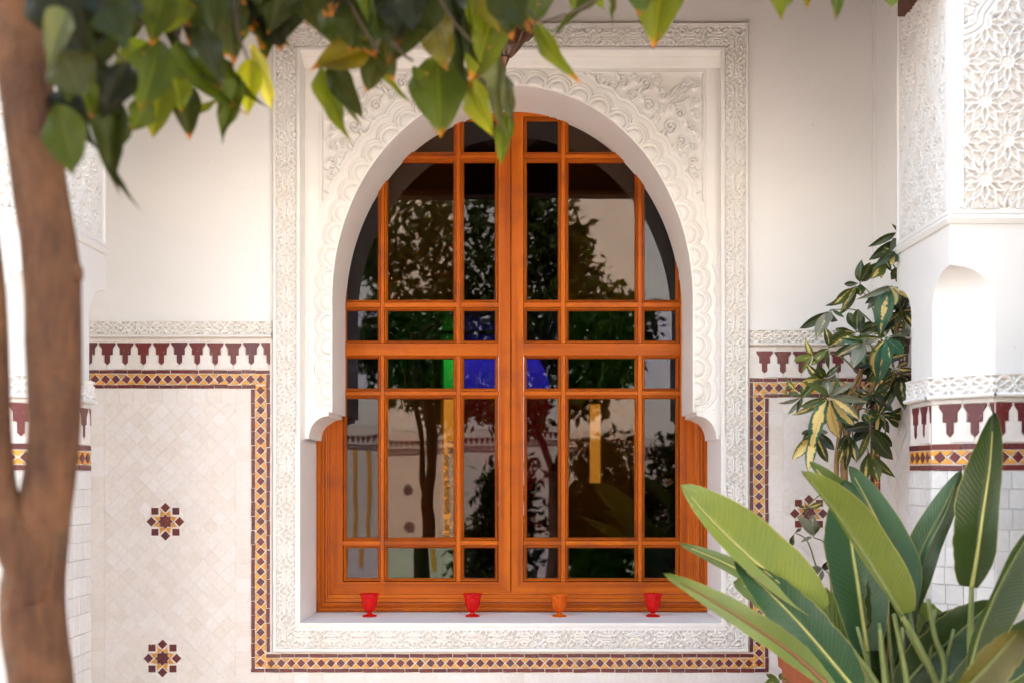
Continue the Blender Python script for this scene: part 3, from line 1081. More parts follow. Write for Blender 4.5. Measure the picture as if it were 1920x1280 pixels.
def panel_relief(px, py):
    """depth behind the panel's front (m)"""
    dep = np.zeros_like(px)
    # distance to scallop centres
    best = np.full(px.shape, 1e9)
    for c in SCc:
        best = np.minimum(best, np.hypot(px - c[0], py - c[1]))
    low = py > 752
    f = best
    # groove lines at set radii
    def groove(r, w, d):
        return d * (1 - np.clip((np.abs(f - r) - w * .5) / .9, 0, 1))
    g = np.zeros_like(px)
    g = np.maximum(g, groove(15.3, 1.7, .0085))
    g = np.maximum(g, .0032 * smin_pit(np.abs(f - 19.0), .0, 1) )
    g = np.maximum(g, groove(22.6, 1.5, .0075))
    step = np.where(f > 27.3, .0045, 0.0) * np.clip((f - 26.6) / 1.4, 0, 1)
    ring_up = -.003 * (1 - np.clip(np.abs(f - 19) / 3.4, 0, 1) ** 2)
    prof = g + step + ring_up
    prof = np.maximum(prof, groove(27.6, 1.5, .0105))
    prof = np.maximum(prof, np.where(f > 36, groove(39.5, 1.3, .0085), 0))
    # spandrel ground
    xr = np.where(px < AC, 2 * AC - px, px)
    vin = vine_height(xr, py)
    inr = (xr < 1317) & (py > 138)
    gnd = np.where(f > 44.5, np.clip((f - 44.5) / 1.5, 0, 1), 0)
    sp = gnd * (.0165 * (1 - np.clip(vin, 0, 1.05)) - .0006)
    inside = np.clip((1318.5 - xr) / 1.2, 0, 1) * np.clip((py - 136.5) / 1.2, 0, 1) * np.clip((560 - py) / 60, 0, 1)
    out = np.where(f > 44, .003 * (1 - inside) * 0 + inside * np.maximum(sp, 0), prof)
    # flat margin outside the spandrel, with a pencil line
    line = np.maximum(1 - np.clip(np.abs(xr - 1323) / .8, 0, 1) * 1.0, 0) * (py > 131)
    line = np.maximum(line, (1 - np.clip(np.abs(py - 132.5) / .8, 0, 1)) * (xr < 1323))
    out = np.where(f > 44, np.maximum(out, line * .005 * (py < 770)), out)
    # hook at the foot of the scallops
    for sx in (1, -1):
        hx = AC + sx * (AC - 590.0) if sx > 0 else 590.0
        cx = AC - sx * (AC - 596.5)
        for (r0, w) in ((10.5, .9), (6.0, .9)):
            d = np.abs(np.hypot((px - cx) * 1.0, (py - 752) * .85) - r0)
            m = (py > 748)
            out = np.where(m & (d < 1.6) & (np.abs(px - cx) < 22), np.maximum(out, .0085 * (1 - np.clip((d - .5) / .9, 0, 1))), out)
        # sweeping stems between the last scallop and the hook
        for k_, off in enumerate((-12, -4, 5)):
            xs = cx + sx * 0 + np.interp(py, [700, 725, 752, 775], [-4, 0, 0, 6]) * sx * -1 + off
            d = np.abs(px - xs)
            out = np.where((py > 722) & (py < 757) & (np.abs(px - cx) < 24), np.maximum(out, .0075 * (1 - np.clip((d - .5) / .8, 0, 1))), out)
        d = np.abs(py - (766 + .02 * (px - cx) ** 2 * .5))
        out = np.where((np.abs(px - cx) < 20) & (d < 1.5), np.maximum(out, .003 * (1 - np.clip((d - .3) / .8, 0, 1))), out)
    # plain margin along the arch edge
    q = ((np.abs(px - AC) / AA) ** 2 + (np.clip(AYS - py, 0, None) / AB) ** 2) ** .5
    marg = np.clip((q - 1.012) / .004, 0, 1)
    return out * marg

nx, ny = int((PX1 - PX0) / .95), int((PY1 - PY0) / .95)
gx = np.linspace(PX0, PX1, nx + 1); gy = np.linspace(PY0, PY1, ny + 1)
GX, GY = np.meshgrid(gx, gy)
ins = in_opening(GX, GY)
keep = ~(ins[:-1, :-1] & ins[:-1, 1:] & ins[1:, 1:] & ins[1:, :-1])
bd = ins.copy()
near = np.zeros_like(ins)
near[:-1, :-1] |= keep; near[:-1, 1:] |= keep; near[1:, 1:] |= keep; near[1:, :-1] |= keep
sel = ins & near
dep = panel_relief(GX, GY) + np.random.default_rng(1).normal(0, .00012, GX.shape)
q = np.stack([GX[sel], GY[sel]], 1)
nq = nearest_on_outline(q)
GX[sel] = nq[:, 0]; GY[sel] = nq[:, 1]; dep[sel] = 0
kp = (D + YPN) / D
grid_mesh("arch_panel", np.stack([CX + (GX - VX) * S * kp, YPN + dep, ZC - (GY - VH) * S * kp], axis=-1)[::-1], keep[::-1], STUCCO, sur)

# each scallop's raised boss
def boss_mesh():
    v = [(0, -.0052, 2.5 * S)]; f = []
    n = 26
    rings = [(.35, -.0049), (.7, -.0037), (.92, -.0014), (1.0, .0014)]
    for r, y in rings:
        for k in range(n):
            a = 2*math.pi*k/n
            x, z = r * 13.2 * math.cos(a), r * 13.2 * math.sin(a)
            z = max(z, -3.2 * r - .4)
            v.append((x * S, y, z * S))
    for k in range(n): f.append((0, 1 + k, 1 + (k+1) % n))
    for i in range(len(rings) - 1):
        for k in range(n):
            a = 1 + i*n + k; b = 1 + i*n + (k+1) % n
            f.append((a, a + n, b + n, b))
    return mesh_data("scallop_boss", v, f, STUCCO, True)
bm = boss_mesh()
for c, nn in zip(SCc, nrm):
    ang = math.atan2(nn[0], -nn[1])
    inst("scallop_boss", bm, sur, Matrix.Translation(P(c[0], c[1], YPN - .0003)) @ Matrix.Rotation(ang, 4, 'Y'))

# arch soffit: the outline taken straight back to the window
v, f = [], []
for (px, py) in outline:
    p = P(px, py, YPN)
    v.append((p.x, YPN, p.z)); v.append((p.x, YPN + .004, p.z)); v.append((p.x, YWN + .01, p.z))
for i in range(len(outline) - 1):
    a, b = 3*i, 3*i + 3
    f.append((a, b, b+1, a+1)); f.append((a+1, b+1, b+2, a+2))
mk("arch_soffit", v, f, STUCCO, sur)

# moulding between the band and the panel (left, top, right)
cove = [(0, YF + .002), (1.2, -.012), (2.6, -.006), (2.8, -.001), (4.6, .006), (6.4, .012), (7.6, .0195)]
v, f = [], []
for (o, Y) in cove:
    t = o / 7.6
    x0 = 563 + (PX0 - 563 + .6) * t; x1 = 1352 + (PX1 - 1352 - .6) * t; y0 = 95 + (PY0 - 95 + 22) * t
    for (px, py) in ((x0, 824), (x0, y0), (x1, y0), (x1, 824)):
        # keep straight reveals: the photograph's px on the plane Y
        p = P(px, py, Y); v.append(p)
for i in range(len(cove) - 1):
    for k in range(3):
        a, b = 4*i + k, 4*i + k + 1
        f.append((a, a + 4, b + 4, b))
mk("cove_moulding", v, f, STUCCO, sur)

# reveals and sill
xl, xr_ = X(563, YF + .002), X(1352, YF + .002)
zs, zt = Z(1167, YF + .002), Z(822, YPN)
mk("reveal", [(xl, YF+.002, zs-.004), (xl, YWN+.01, zs-.004), (xl, YWN+.01, zt+.01), (xl, YF+.002, zt+.01),
              (xl-.02, YF+.002, zs-.004), (xl-.02, YWN+.01, zs-.004), (xl-.02, YWN+.01, zt+.01), (xl-.02, YF+.002, zt+.01)],
   [(0,3,2,1), (4,5,6,7), (0,4,7,3), (1,2,6,5), (0,1,5,4), (3,7,6,2)], PLASTER, sur)
mk("reveal", [(xr_, YF+.002, zs-.004), (xr_, YWN+.01, zs-.004), (xr_, YWN+.01, zt+.01), (xr_, YF+.002, zt+.01),
              (xr_+.02, YF+.002, zs-.004), (xr_+.02, YWN+.01, zs-.004), (xr_+.02, YWN+.01, zt+.01), (xr_+.02, YF+.002, zt+.01)],
   [(0,1,2,3), (4,7,6,5), (0,3,7,4), (1,5,6,2), (0,4,5,1), (3,2,6,7)], PLASTER, sur)
box("sill", xl - .02, xr_ + .02, YF + .0025, YWN + .012, zs - .03, zs, PLASTER, sur, bev=.002)
SILLZ = zs

# ------------------------------------------------------------------ window
win = empty("arched_window", (0, YWN, SILLZ), "varnished orange wood casement window with small coloured glass panes behind the arch", "window")
def W(x0, y0, x1, y1, Y): return (x0, y0, x1, y1, Y)
KW = kY(YWN)
def wring(name, prof, parent, mats=(WOODV, WOODH)):
    """rects given on the window plane px; depth Y free"""
    v, f, fm = [], [], []
    for (x0, y0, x1, y1, Y) in prof:
        for (px, py) in ((x0, y0), (x1, y0), (x1, y1), (x0, y1)):
            p = P(px, py, YWN); v.append((p.x, Y, p.z))
    for i in range(len(prof) - 1):
        for k in range(4):
            a, b = i*4 + k, i*4 + (k+1) % 4
            f.append((a, b, b+4, a+4)); fm.append(0 if k in (1, 3) else 1)
    return mk(name, v, f, list(mats), parent, False, fm)
def wbox(name, x0, y0, x1, y1, Ya, Yb, mat, parent, bev=.0012):
    return box(name, X(x0, YWN), X(x1, YWN), Ya, Yb, Z(y1, YWN), Z(y0, YWN), mat, parent, bev)

# casing: outer steps, hollow, groove (thicker at the bottom)
def cas(tl, tb, Y):   # inset at the sides / at the bottom
    return (596.8 + tl, 150 + tl, 1325.0 - tl, 1143.5 - tb, Y)
wring("casing", [cas(0, 0, .34), cas(0, 0, .272), cas(3, 3, .268), cas(8, 8, .268), cas(8.4, 8.6, .271), cas(9.2, 9.4, .268), cas(13.5, 14.5, .264), cas(15.2, 16.5, .266),
                 cas(15.4, 16.8, .276), cas(16.4, 17.8, .276), cas(16.6, 18.0, .270), cas(20.0, 23.5, .272), cas(21.0, 25.0, .280), cas(22.2, 31.0, .281), cas(22.4, 31.6, .300), cas(25.6, 34.6, .302)], win)

ROWS = [(227, 285), (305, 562), (583, 638), (672, 727), (747, 1007), (1027, 1083)]
COLS = [(650, 708), (727, 850), (870, 928), (988, 1046), (1066, 1190), (1209, 1267)]
YS = .300
TINT = {0: ['violet', 'amber', 'violet', 'violet', 'amber', 'violet'], 1: ['violet', 'amber', 'red', 'red', 'amber', 'violet'],
        2: ['blue', 'green', 'blue', 'blue', 'green', 'blue'], 3: ['blue', 'green', 'blue', 'blue', 'green', 'blue'],
        4: ['red', 'amber', 'red', 'red', 'amber', 'red'], 5: ['blue', 'green', 'blue', 'blue', 'green', 'blue']}
TOPY = 196
for s, (sx0, sx1, cols) in enumerate(((621.6, 957.2, COLS[:3]), (958.6, 1300.6, COLS[3:]))):
    ix0, ix1 = cols[0][0] - 6.5, cols[2][1] + 6.5
    g = .7
    sash = wring("sash", [(sx0, TOPY, sx1, 1110.5, .345), (sx0, TOPY, sx1, 1110.5, YS + .002), (sx0 + 1, TOPY + 1, sx1 - 1, 1109.5, YS), (ix0 - .4, 220.0, ix1 + .4, 1090, YS),
                          (ix0, 220.4, ix1, 1089.6, YS + .0015), (ix0, 220.4, ix1, 1089.6, .345), (sx0, TOPY, sx1, 1110.5, .345)], win)
    if s == 0:
        wbox("astragal", 954, TOPY + 2, 961.5, 1108, .3455, .352, WOODV, sash)
    # lock rail across the middle
    wbox("lock_rail", ix0 + .1, 643.6, ix1 - .1, 666.4, YS + .0004, .344, WOODH, sash)
    # upright glazing bars and level bars
    for a, b in ((0, 1), (1, 2)):
        x0, x1 = cols[a][1] + 5.8, cols[b][0] - 5.8
        for y0, y1 in ((220.6, 643.3), (666.7, 1089.4)):
            wbox("glazing_bar", x0, y0, x1, y1, YS + .0008, .343, WOODV, sash)
    for (ra, rb) in ((0, 1), (1, 2), (3, 4), (4, 5)):
        y0, y1 = ROWS[ra][1] + 6.0, ROWS[rb][0] - 6.0
        xs = [ix0 + .2] + [z for a, b in ((0, 1), (1, 2)) for z in (cols[a][1] + 5.6, cols[b][0] - 5.6)] + [ix1 - .2]
        for k in range(3):
            wbox("glazing_bar", xs[2*k], y0, xs[2*k+1], y1, YS + .0012, .342, WOODH, sash)
    for r, (y0, y1) in enumerate(ROWS):
        for c, (x0, x1) in enumerate(cols):
            def rc(o, Y): return (x0 - 5.6 + o, y0 - 5.6 + o, x1 + 5.6 - o, y1 + 5.6 - o, Y)
            wring("glazing_bead", [rc(0, .342), rc(0, .312), rc(1.0, .312), rc(1.1, .3005), rc(2.0, .2995), rc(3.0, .3015), rc(3.1, .3085), rc(3.9, .3085), rc(4.1, .305), rc(5.2, .311), rc(5.6, .318), rc(5.6, .342)], sash)
            ci = c + 3 * s
            pn = wbox("pane", x0 - .1, y0 - .1, x1 + .1, y1 + .1, .3185, .3225, GLASS[TINT[r][ci]], sash, bev=0)
            pc = P((x0 + x1) / 2, (y0 + y1) / 2, YWN); pc.y = .3205
            pn.matrix_basis = Matrix.Translation(pc) @ Matrix.Rotation(R(random.gauss(0, .16)), 4, 'X') @ Matrix.Rotation(R(random.gauss(0, .16)), 4, 'Z') @ Matrix.Translation(-pc)

# ------------------------------------------------------------------ room behind the glass and the light beyond it
room = empty("room", (0, 2.5, 0), kind='structure')
RB = 3.6
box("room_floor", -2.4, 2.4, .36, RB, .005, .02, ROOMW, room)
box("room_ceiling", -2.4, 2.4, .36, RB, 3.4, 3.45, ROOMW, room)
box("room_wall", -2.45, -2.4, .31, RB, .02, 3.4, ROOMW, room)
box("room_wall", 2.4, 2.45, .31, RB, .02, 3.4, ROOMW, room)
# back wall with an arched doorway
kb = kY(RB)
dx0, dx1 = X(826, RB), X(1034, RB)
dzs, dzt, dxa = Z(738, RB), Z(588, RB), X(846, RB)
v = [(-2.4, RB, .02), (dx0, RB, .02), (dx0, RB, dzt - .01)]
v += [(dxa + (dx1 - dxa) * math.sin(math.pi / 2 * i / 20), RB, dzs + (dzt - dzs) * math.cos(math.pi / 2 * i / 20)) for i in range(0, 20)]
sx0, sx1, sz = X(1106, RB), X(1131, RB), Z(752, RB)
v += [(dx1, RB, dzs), (dx1, RB, .02), (sx0, RB, .02), (sx0, RB, sz), (sx1, RB, sz), (sx1, RB, .02), (2.4, RB, .02), (2.4, RB, 3.4), (-2.4, RB, 3.4)]
n = len(v)
v2 = v + [(a, RB + .3, c) for a, b, c in v]
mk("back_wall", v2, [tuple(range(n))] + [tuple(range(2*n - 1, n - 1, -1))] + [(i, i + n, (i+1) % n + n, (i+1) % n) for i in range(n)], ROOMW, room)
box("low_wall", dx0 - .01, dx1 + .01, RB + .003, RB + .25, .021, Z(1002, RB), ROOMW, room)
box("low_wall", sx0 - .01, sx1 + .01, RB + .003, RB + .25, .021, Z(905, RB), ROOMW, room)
zb = Z(624, RB + .1)
box("door_transom", dx0, dx1, RB + .08, RB + .12, zb - .014, zb + .014, DARKWOOD, room)
gw = box("garden_wall", -5, 5, 8.0, 8.2, .005, 3.2, PLASTER)
tag(gw, "pale garden wall seen through the coloured panes and far doorway", "wall")
# unseen storey above the window wall, sized to keep sun off the tree
up = box("shading_storey", -8, -1.3, .001, .35, 4.0, 7.4, PLASTER)
tag(up, "unseen pale storey above the gallery, shaped to shade the trunk and leaves", "house")
ge = box("garden_shade_cover", -5, 5, RB + .37, 7.5, 2.75, 2.8, DARKWOOD)  # unseen cover, added to dim the garden behind the coloured panes
tag(ge, "dark cover added over the garden side to cut the light in the far doorway", "light blocker")
bk = box("house_back_wall", -6, 6, RB + .31, RB + .36, 3.4, 5.0, PLASTER)
tag(bk, "pale back wall of the house beyond the room", "wall")

# ------------------------------------------------------------------ gallery roof on the pillars
gal = empty("gallery_roof", (0, -.7, 2.8), "dark wooden beam and gallery roof resting on the two carved pillars", "roof")
PILX = (X(985, 0) - 1.605, X(985, 0) + 1.448)
box("lintel_beam", -5, 5, -.89, -.79, 2.785, 3.30, DARKWOOD, gal)
box("parapet", -5, 5, -.90, -.46, 3.31, 4.2, PLASTER, gal)
box("ceiling", -5, 5, -.785, -.001, 3.22, 3.30, DARKWOOD, gal)
# ------------------------------------------------------------------ pillars
PFY, PH = -.90, .215
def face_ring(name, F, rects, mat, parent):
    v, f = [], []
    for (x0, z0, x1, z1, o) in rects:
        for (x, z) in ((x0, z0), (x1, z0), (x1, z1), (x0, z1)):
            v.append(tuple(F @ Vector((x, -o, z))))
    for i in range(len(rects) - 1):
        for k in range(4):
            a, b = i*4 + k, i*4 + (k+1) % 4
            f.append((a, b, b+4, a+4))
    return mk(name, v, f, mat, parent)

def star_relief(u, v, s):
    """twelve-fold star lattice on hexagonal centres, spacing s (any unit); returns height 0 (pierced) .. 1 (ribs)"""
    best = np.full(u.shape, 1e9); du = np.zeros_like(u); dv = np.zeros_like(u)
    a1 = np.array((s * .5, s * .8660254)); a2 = np.array((s, 0.0))
    b2 = v / a1[1]; b1 = (u - b2 * a1[0]) / s
    for i in (0, 1):
        for j in (0, 1):
            m, n = np.floor(b1) + i, np.floor(b2) + j
            x = u - (m * s + n * a1[0]); y = v - n * a1[1]
            r = np.hypot(x, y); w = r < best
            best = np.where(w, r, best); du = np.where(w, x, du); dv = np.where(w, y, dv)
    r = best / s; th = np.arctan2(dv, du)
    sec = math.pi / 6
    k = np.round(th / sec); a = th - k * sec
    even = (k.astype(int) % 2) == 0
    rad = r * np.cos(a); lat = np.abs(r * np.sin(a))
    w0 = .078 * np.sin(np.clip((rad - .135) / .375, 0, 1) * math.pi) ** .75
    w1 = .078 * np.sin(np.clip((rad - .135) / .345, 0, 1) * math.pi) ** .75
    wp = np.where(even, w0, w1)
    t = .031
    rib = 1 - np.clip((np.abs(lat - wp) - t * .42) / (t * .45), 0, 1) ** 1.5
    disc = np.clip((.128 - r) / .012, 0, 1)
    rim = 1 - np.clip((np.abs(r - .146) - .010) / .014, 0, 1)
    inside = lat < wp
    floor_ = np.where(inside, np.where(even, .30, .0), .10)
    # small stars where three rosettes meet
    hexv = np.abs(((th + math.pi/6) % (math.pi/3)) - math.pi/6)
    x3 = r * np.cos(np.abs(((th) % (math.pi/3)) - math.pi/6)); y3 = r * np.sin(((th) % (math.pi/3)) - math.pi/6)
    d3 = np.hypot(x3 - .577, y3)
    ring3 = 1 - np.clip((np.abs(d3 - .066) - .011) / .014, 0, 1)
    hole3 = d3 < .055
    floor_ = np.where(hole3, .0, floor_)
    h = np.maximum.reduce([rib, ring3, .95 * rim, floor_])
    h = np.where(r < .128, .72 + .1 * (1 - disc), h)
    # ribs linking the neighbouring rosettes
    l1 = np.abs(lat - np.clip((.5 - rad), 0, 1) * .27 - 0.0)
    h = np.maximum(h, np.where((rad > .30), 1 - np.clip((np.abs(l1 - .0) - .011) / .014, 0, 1), 0) * .95)
    return h

def scroll_relief(u, v, s):
    """dense small leaf scrolls with drilled eyes; 0..1"""
    a = u / s * 2 * math.pi; b = v / s * 2 * math.pi
    w = np.sin(a + .9 * np.sin(b * .5)) * np.sin(b + .7 * np.sin(a * .5 + 1)) + .45 * np.sin(1.7 * a - 1.3 * b + 1) + .35 * np.sin(2.3 * b + .6 * a)
    g = np.abs(w) 
    h = np.clip((g - .10) / .28, 0, 1)
    eye = np.sin(a * 1.0 + 1.2) * np.sin(b * 1.0 + .3)
    return np.where(eye > .93, 0.0, h)

def face_field(name, F, x0, z0, x1, z1, fn, depth, mat, parent, step=.0018):
    nx, nz = int((x1-x0)/step), int((z1-z0)/step)
    xs = np.linspace(x0, x1, nx+1); zs = np.linspace(z0, z1, nz+1)
    U, V = np.meshgrid(xs, zs)
    h = fn(U, V)
    h = h + np.random.default_rng(9).normal(0, .015, h.shape)
    V3 = np.stack([U, -(depth * h), V], axis=-1)
    M = np.array(F)
    return grid_mesh(name, V3 @ M[:3, :3].T + M[:3, 3], None, mat, parent)

def octo(h, c):
    return [(-h + c, -h), (h - c, -h), (h, -h + c), (h, h - c), (h - c, h), (-h + c, h), (-h, h - c), (-h, -h + c)]

def pillar(xc, inner, label):
    """inner: -1 when the left face looks at the bay, +1 when the right face does"""
    yc = PFY + PH
    root = empty("carved_pillar", (xc, yc, 0), label, "pillar", "pillars of the gallery")
    ch = .130
    z_c1, z_c0 = Z(566, PFY), Z(496, PFY)
    zblk = Z(418, PFY)
    sec = [(0, PH, ch), (z_c1, PH, ch)]
    for i in range(1, 15):
        s = 1 - i / 14
        sec.append((z_c1 + (z_c0 - z_c1) * i / 14, PH - .000, max(.0012, ch * math.sqrt(max(0, 1 - (1 - s) ** 2)))))
    sec += [(z_c0 + .0005, PH, .0012), (zblk - .004, PH, .0012), (zblk - .003, PH + .006, .003), (zblk + .012, PH + .013, .006), (zblk + .022, PH + .006, .004), (zblk + .023, PH - .012, .001), (3.08, PH - .012, .001)]
    v, f = [], []
    for (z, h, c) in sec:
        v += [(xc + a, yc + b, z) for a, b in octo(h, c)]
    for i in range(len(sec) - 1):
        for k in range(8):
            a, b = 8*i + k, 8*i + (k+1) % 8
            f.append((a, b, b+8, a+8))
    f.append(tuple(8*(len(sec)-1) + k for k in range(8)))
    shaft = mk("shaft", v, f, PILLAR_PL, root)
    # carved block at the head: one framed panel per face
    zt_ = 3.075
    for ang in (0, 90, 180, 270):
        A = R(ang)
        F = Matrix.Translation((xc, yc, 0)) @ Matrix.Rotation(A, 4, 'Z') @ Matrix.Translation((0, -(PH - .012), 0))
        z0 = zblk + .024
        e = PH - .0006
        zi = Z(391, PFY) ; xi = PH - .040
        face_ring("panel_frame", F, [(-e, z0, e, zt_, 0), (-e, z0, e, zt_, .0112), (-e + .004, z0 + .004, e - .004, zt_ - .004, .0155), (-e + .013, z0 + .010, e - .013, zt_ - .013, .0155), (-e + .017, z0 + .014, e - .017, zt_ - .017, .0115),
                                      (-e + .026, z0 + .018, e - .026, zt_ - .02, .0125), (-e + .0265, z0 + .0185, e - .0265, zt_ - .0205, .0095), (-e + .028, z0 + .020, e - .028, zt_ - .022, .0120), (-xi, zi, xi, zt_ - .032, .0120), (-xi, zi, xi, zt_ - .032, .0005)], PILLAR_ST, root)
        x0, x1 = -xi, xi
        front = ang == 0
        inn = (ang == 270 and inner < 0) or (ang == 90 and inner > 0)
        if front:
            sp_ = 85 * S * kY(PFY)
            ox = X(1846.0, PFY) - (PILR if inner < 0 else PILR)
            oz = Z(337.5, PFY)
            lob = [(-xi, Z(62, PFY)), (-xi + .03, Z(54, PFY)), (-xi + .048, Z(44, PFY)), (-xi + .050, Z(28, PFY)), (-xi + .066, Z(12, PFY)), (-xi + .085, Z(-4, PFY)), (-xi + .10, Z(-40, PFY))]
            lp = np.array(lob)
            def fn(U, V):
                h = star_relief(U - ox, V - oz, sp_)
                au = -np.abs(U)
                d = np.full(U.shape, 9.0)
                for i in range(len(lp) - 1):
                    a, b = lp[i], lp[i+1]; dd = b - a
                    t = np.clip(((au - a[0]) * dd[0] + (V - a[1]) * dd[1]) / (dd @ dd), 0, 1)
                    d = np.minimum(d, np.hypot(au - a[0] - t*dd[0], V - a[1] - t*dd[1]))
                zl = np.interp(au, lp[:, 0], lp[:, 1], right=9)
                above = V > zl
                h = np.where(above, .2 + .75 * scroll_relief(U, V, .05), h)
                band = d < .022
                h = np.where(band, .82 - .35 * (np.abs(d - .009) < .0022), h)
                return h
            face_field("star_lattice", F, -xi, zi, xi, zt_ - .032, fn, .017, PILLAR_ST, root, .0014)
        elif inn:
            zA = Z(60, PFY); 
            def fn2(U, V):
                h = star_relief(U, V - zA, .082)
                # pointed interlace arch over the scrolls
                q = np.abs(U) / xi
                zz = zA - .30 * q ** 1.6 + .0
                d = np.abs(V - zz) / (1 + 1.2 * q)
                h = np.where(d < .020, .9 - .45 * (np.abs(d - .008) < .0025), h)
                d2 = np.abs(np.hypot(np.abs(U) - xi * .55, (V - zA + .02) * .45) - xi * .30)
                h = np.where(d2 < .009, .95, h)
                return h
            face_field("scroll_panel", F, -xi, zi, xi, zt_ - .032, fn2, .013, PILLAR_ST, root, .0016)
        else:
            face_field("plain_panel", F, -xi, zi, xi, zt_ - .032, lambda U, V: .5 + 0 * U, .004, PILLAR_ST, root, .05)
    # mosaic foot: grout bed, tiles on the faces that can be seen
    z_top = Z(743, PFY)
    h = PH + .0022; c = ch + .0009
    v = [(xc + a, yc + b, .002) for a, b in octo(h, c)] + [(xc + a, yc + b, z_top) for a, b in octo(h, c)]
    bed = mk("mosaic_dado", v, [(k, (k+1) % 8, 8 + (k+1) % 8, 8 + k) for k in range(8)] + [tuple(range(8, 16))], GROUT, root)
    wfl = 2 * (PH - ch); wfd = ch * math.sqrt(2)
    for ang in (0, inner * 45, inner * 90, -inner * 45):
        w = (wfl if ang % 90 == 0 else wfd) + .0015
        dist = h if ang % 90 == 0 else (2 * h - c) / math.sqrt(2)
        F = Matrix.Translation((xc, yc, 0)) @ Matrix.Rotation(R(ang), 4, 'Z') @ Matrix.Translation((-w / 2, -dist, 0))
        k = S * kY(PFY)
        # carved frieze
        frieze("carved_frieze", F @ Matrix.Translation((-.006, -.001, 0)), w + .012, z_top - .002, Z(697, PFY), w / 1.5, .014, PILLAR_ST, root, .0016, .12, .2)
        zz = lambda py: Z(py, PFY)
        row_tiles(bed, F, 0, w, zz(753), zz(744.5), .075, "ivory_tile", T_WHT2)
        ph = w / 2.5
        merlons(bed, F, 0, w, zz(753), ph, 65 * k, 75.5 * k, phase=ph * .25 if ang == 0 else ph * .75)
        bricks(bed, F, 0, zz(835.5), w, zz(835.5), 12.5 * k, w / 2.5)
        run(bed, F, 0, zz(855.5), w, zz(855.5), 26 * k, 27 * k)
        bricks(bed, F, 0, zz(875.5), w, zz(875.5), 12 * k, w / 2.5)
        z = zz(882); i = 0
        while z > zz(1330):
            hgt = 38 * k * random.uniform(.88, 1.08)
            n = 4; ps = [0] + [w * (j + random.uniform(-.14, .14)) / n for j in range(1, n)] + [w]
            for j in range(len(ps) - 1):
                put_poly("ivory_tile", [(ps[j], z - hgt), (ps[j+1], z - hgt), (ps[j+1], z), (ps[j], z)], T_WHT2, bed, F, 0, .0007)
            z -= hgt; i += 1
    return root
PILR = CX + 1.225 + PH
PILL = CX - 1.384 - PH
pillar(PILR, -1, "white carved pillar with pierced star lattice beside the variegated plant")
PILR_keep = PILR
PILR = PILL
pillar(PILL, 1, "white carved pillar partly hidden behind the brown tree trunk")
PILR = PILR_keep
# bracket under the beam by the right pillar
box("bracket", PILR - PH - .022, PILR - PH + .05, -.66, -.54, Z(16, -.60), 3.079, DARKWOOD, gal)

# ------------------------------------------------------------------ glass cups on the sill
def cup(px, mat, label):
    y = .155
    x = X(px, y)
    root = empty("glass_cup", (x, y, SILLZ), label, "glass cup", "footed glass cups along the sill")
    k = S * kY(y)
    body = [(3.6, 8.2), (6.5, 9.5), (9.3, 12.5), (11.6, 17), (13.2, 23), (14.0, 29), (14.6, 34), (15.0, 37), (17.2, 41.0), (17.9, 42.5), (16.9, 42.5), (14.2, 38.0), (13.3, 33), (12.6, 28), (11.8, 22), (10, 16), (6, 11.5), (1, 10.5)]
    prof = [(r * k, z * k) for r, z in body]
    def facet(i, a):
        if 2 <= i <= 7: return 1 + .06 * math.cos(12 * a + (math.pi if i % 2 else 0))
        if 8 <= i <= 10: return 1 + .075 * math.cos(14 * a)
        return 1
    lathe("bowl", prof, mat, root, (x, y, SILLZ), 56, facet)
    foot = [(13.4, 0.15), (13.6, 1.2), (12.4, 2.4), (8.5, 3.6), (4.8, 5.0), (4.2, 6.0), (5.0, 6.8), (3.7, 7.6), (3.5, 8.3)]
    lathe("foot", [(r * k, z * k) for r, z in foot], mat, root, (x, y, SILLZ), 40)
cup(693, CUP_R, "red footed glass cup at the left end of the sill")
cup(886, CUP_R, "red footed glass cup between another red cup and the orange one")
cup(1048.5, CUP_O, "orange footed glass cup, the only orange one on the sill")
cup(1224, CUP_R, "red footed glass cup nearest the large pale green leaf")

